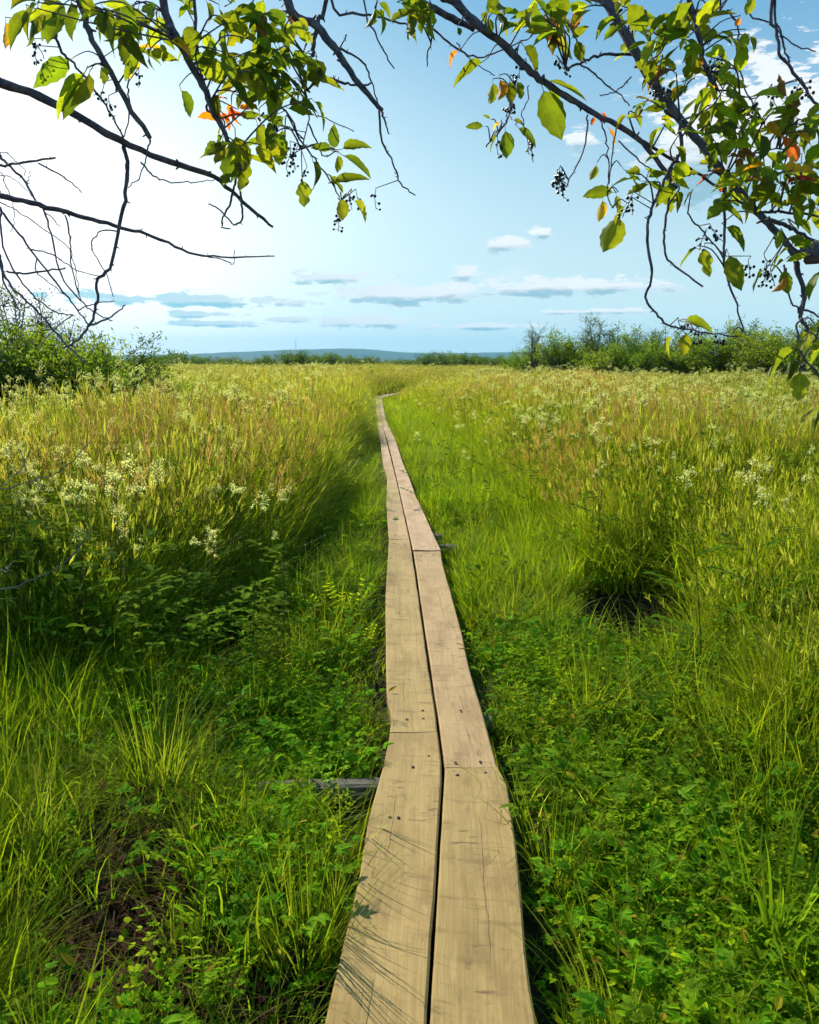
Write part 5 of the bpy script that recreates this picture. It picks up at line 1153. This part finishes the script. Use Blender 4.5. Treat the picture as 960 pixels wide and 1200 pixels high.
for a in [(1.85, 476, 8, 16, 10, 3, 4, 30, GREEN), (1.85, 500, 8, 16, 8, 2, 3, 30, GREEN), (1.8, 590, 10, 20, 8, 3, 3, 30, GREEN), (1.7, 640, 12, 18, 12, 4, 4, 34, MIXD), (1.7, 655, 28, 14, 16, 4, 4, 30, MIXD), (1.75, 690, 6, 14, 8, 2, 3, 36, MIXD), (1.75, 735, 20, 14, 12, 3, 3, 30, GREEN), (1.7, 765, 35, 20, 16, 5, 4, 36, GREEN), (1.7, 790, 50, 18, 16, 4, 4, 32, GREEN), (1.7, 825, 25, 18, 14, 3, 3, 30, GREEN),
          (1.7, 835, 60, 14, 12, 2, 3, 30, GREEN), (1.7, 780, 95, 18, 14, 3, 4, 26, MIXD), (1.7, 815, 100, 18, 14, 3, 4, 28, MIXD), (1.65, 850, 90, 14, 10, 2, 3, 32, GREEN), (1.65, 845, 125, 20, 14, 4, 4, 32, GREEN), (1.65, 765, 130, 20, 14, 3, 4, 24, MIXD), (1.65, 785, 155, 12, 14, 2, 3, 26, GREEN), (1.6, 850, 160, 22, 16, 4, 4, 32, GREEN), (1.6, 875, 130, 14, 10, 2, 3, 30, GREEN), (1.55, 925, 130, 22, 16, 4, 4, 30, MIXD), (1.55, 945, 165, 18, 20, 5, 4, 30, MIXD),
          (1.55, 900, 195, 22, 14, 4, 4, 30, MIXD), (1.55, 935, 205, 20, 16, 5, 4, 30, MIXD+['red']), (1.55, 870, 215, 20, 14, 3, 4, 30, MIXD), (1.55, 945, 240, 16, 14, 3, 4, 30, GREEN), (1.5, 920, 265, 20, 14, 2, 3, 28, GREEN), (1.6, 800, 215, 16, 10, 3, 3, 28, GREEN), (1.6, 760, 205, 18, 10, 2, 3, 28, GREEN), (1.45, 955, 290, 14, 14, 2, 3, 32, GREEN), (1.4, 955, 410, 12, 14, 2, 4, 30, GREEN), (1.6, 850, 180, 12, 10, 2, 3, 26, ['brown', 'red', 'deep'])]: cluster(T2, *a)
for x_, y_ in [(592, 78), (597, 82), (617, 165), (622, 180), (633, 152), (640, 160), (645, 168), (604, 120), (615, 128), (765, 82), (752, 88), (840, 55), (862, 50), (888, 112), (905, 98), (905, 128), (832, 262), (828, 268), (885, 300), (895, 298), (893, 322), (900, 318), (795, 372), (818, 383), (845, 390), (935, 420), (925, 190), (915, 205), (940, 180), (955, 85), (948, 90), (710, 205), (714, 215), (610, 40), (630, 36)]:
    T2.raceme(at(x_, y_, 1.62), 0.045, random.randint(5, 9))
T2.finish()

# ---- bare dead shrub at the left edge
T3 = Tree('dead_shrub', (-1.95, 2.6, float(gz(-1.95, 2.6))), 'bare dead shrub whose thin leafless twigs arch in from the left picture edge', None, 'shrub')
T3.branch([(-1.95, 2.6, -0.05), (-1.95, 2.6, 0.7), (-1.85, 2.55, 1.5), (-1.62, 2.5, 2.1)], 0.02, 0.007, 'stem')
T3.branch([(-1.97, 2.62, -0.05), (-2.0, 2.6, 0.8), (-1.8, 2.55, 1.7), (-1.58, 2.5, 2.35)], 0.016, 0.006, 'stem')
T3.branch([(-1.93, 2.58, -0.05), (-1.8, 2.6, 0.6), (-1.7, 2.5, 1.3), (-1.58, 2.45, 1.7)], 0.016, 0.006, 'stem')
def dead(d, w0, w1, *pts):
    P = A(d, *pts); q = min((p for b_ in T3.br if b_['name'] == 'stem' for p in b_['pts']), key=lambda v: (v-P[0]).length + 0.6*abs(v.z-P[0].z+0.15))
    if pts[0][0] <= 5: P = [q, q.lerp(P[0], 0.6)+Vector((0, 0, 0.05))]+P
    T3.branch(P, pxr(w0, d), pxr(w1, d), 'twig', 0.0014, M_TWIG, 5)
dead(2.45, 5.5, 2, (-15, 165), (0, 183), (13, 196), (30, 214), (45, 240), (52, 248), (61, 281), (71, 322), (95, 352), (113, 367), (132, 376))
dead(2.45, 5.5, 2.4, (-15, 225), (0, 246), (22, 274), (43, 302), (71, 337), (91, 363), (104, 382))
dead(2.5, 4.5, 2, (-5, 240), (0, 261), (6, 296), (24, 328), (43, 350), (65, 365), (87, 370))
dead(2.5, 5, 3, (-12, 285), (0, 305), (11, 331), (32, 354), (54, 376), (76, 402), (100, 425))
dead(2.5, 4, 2.4, (-8, 295), (0, 309), (6, 333), (17, 352), (23, 367), (20, 377))
dead(2.4, 6, 4, (-15, 195), (0, 193), (26, 191), (65, 185))
dead(2.4, 3, 1.6, (45, 191), (71, 205), (87, 216), (96, 226))
dead(2.5, 3.6, 3, (8, 318), (22, 320), (50, 318), (77, 314))
dead(2.5, 2.4, 1.5, (-8, 236), (0, 237), (19, 246), (54, 270), (80, 290), (87, 311), (93, 344))
dead(2.5, 3, 1.6, (76, 252), (83, 279), (83, 305), (89, 335), (95, 352))
dead(2.45, 2.6, 1.5, (36, 292), (61, 298), (74, 307), (90, 316), (117, 324))
dead(2.45, 3.6, 2.4, (104, 382), (120, 376), (134, 369), (147, 357))
dead(2.45, 2.4, 1.4, (91, 363), (105, 358), (118, 354), (135, 353))
dead(2.5, 2.2, 1.2, (-5, 200), (5, 215), (14, 235), (17, 258), (12, 272))
dead(2.5, 2.2, 1.2, (-5, 205), (10, 207), (20, 213), (40, 232))
dead(2.5, 2.4, 1.4, (43, 302), (43, 318), (58, 332), (75, 345))
dead(2.5, 2.4, 1.4, (85, 370), (70, 380), (55, 395), (46, 410))
dead(2.4, 2.2, 1.2, (-5, 178), (10, 181), (18, 188), (30, 200), (28, 206))
dead(2.4, 2, 1.2, (30, 214), (34, 208), (36, 200))
dead(2.4, 2, 1.2, (52, 248), (62, 256), (70, 266))
dead(2.3, 2.6, 1.4, (0, 574), (25, 567), (60, 557), (85, 540), (105, 518))
dead(2.3, 2.4, 1.2, (0, 568), (14, 560), (28, 545), (38, 523))
dead(2.2, 2.6, 1.4, (0, 690), (35, 680), (70, 663), (92, 642), (108, 620))
dead(2.2, 2, 1.2, (0, 668), (8, 665), (17, 658))
T3.finish()

# ------------------------------------------------------------------ haze
m, b = newmat('haze_air')
vol = b.n('ShaderNodeVolumePrincipled'); vol.inputs['Color'].default_value = (0.20, 0.62, 1.0, 1); vol.inputs['Density'].default_value = 0.00014; vol.inputs['Anisotropy'].default_value = 0.0
o = b.n('ShaderNodeOutputMaterial'); b.t.links.new(vol.outputs[0], o.inputs['Volume'])
mb = MB(); x0, x1, y0, y1, z0, z1 = -5300, 5300, -3100, 5400, -3.5, 130
mb.add([(x0, y0, z0), (x1, y0, z0), (x1, y1, z0), (x0, y1, z0), (x0, y0, z1), (x1, y0, z1), (x1, y1, z1), (x0, y1, z1)], [(3, 2, 1, 0), (4, 5, 6, 7), (0, 1, 5, 4), (1, 2, 6, 5), (2, 3, 7, 6), (3, 0, 4, 7)])
hz_ = link('haze', mb.mesh('haze', m)); tag(hz_, 'thin bluish haze in the air over the meadow and hill', kind='stuff')
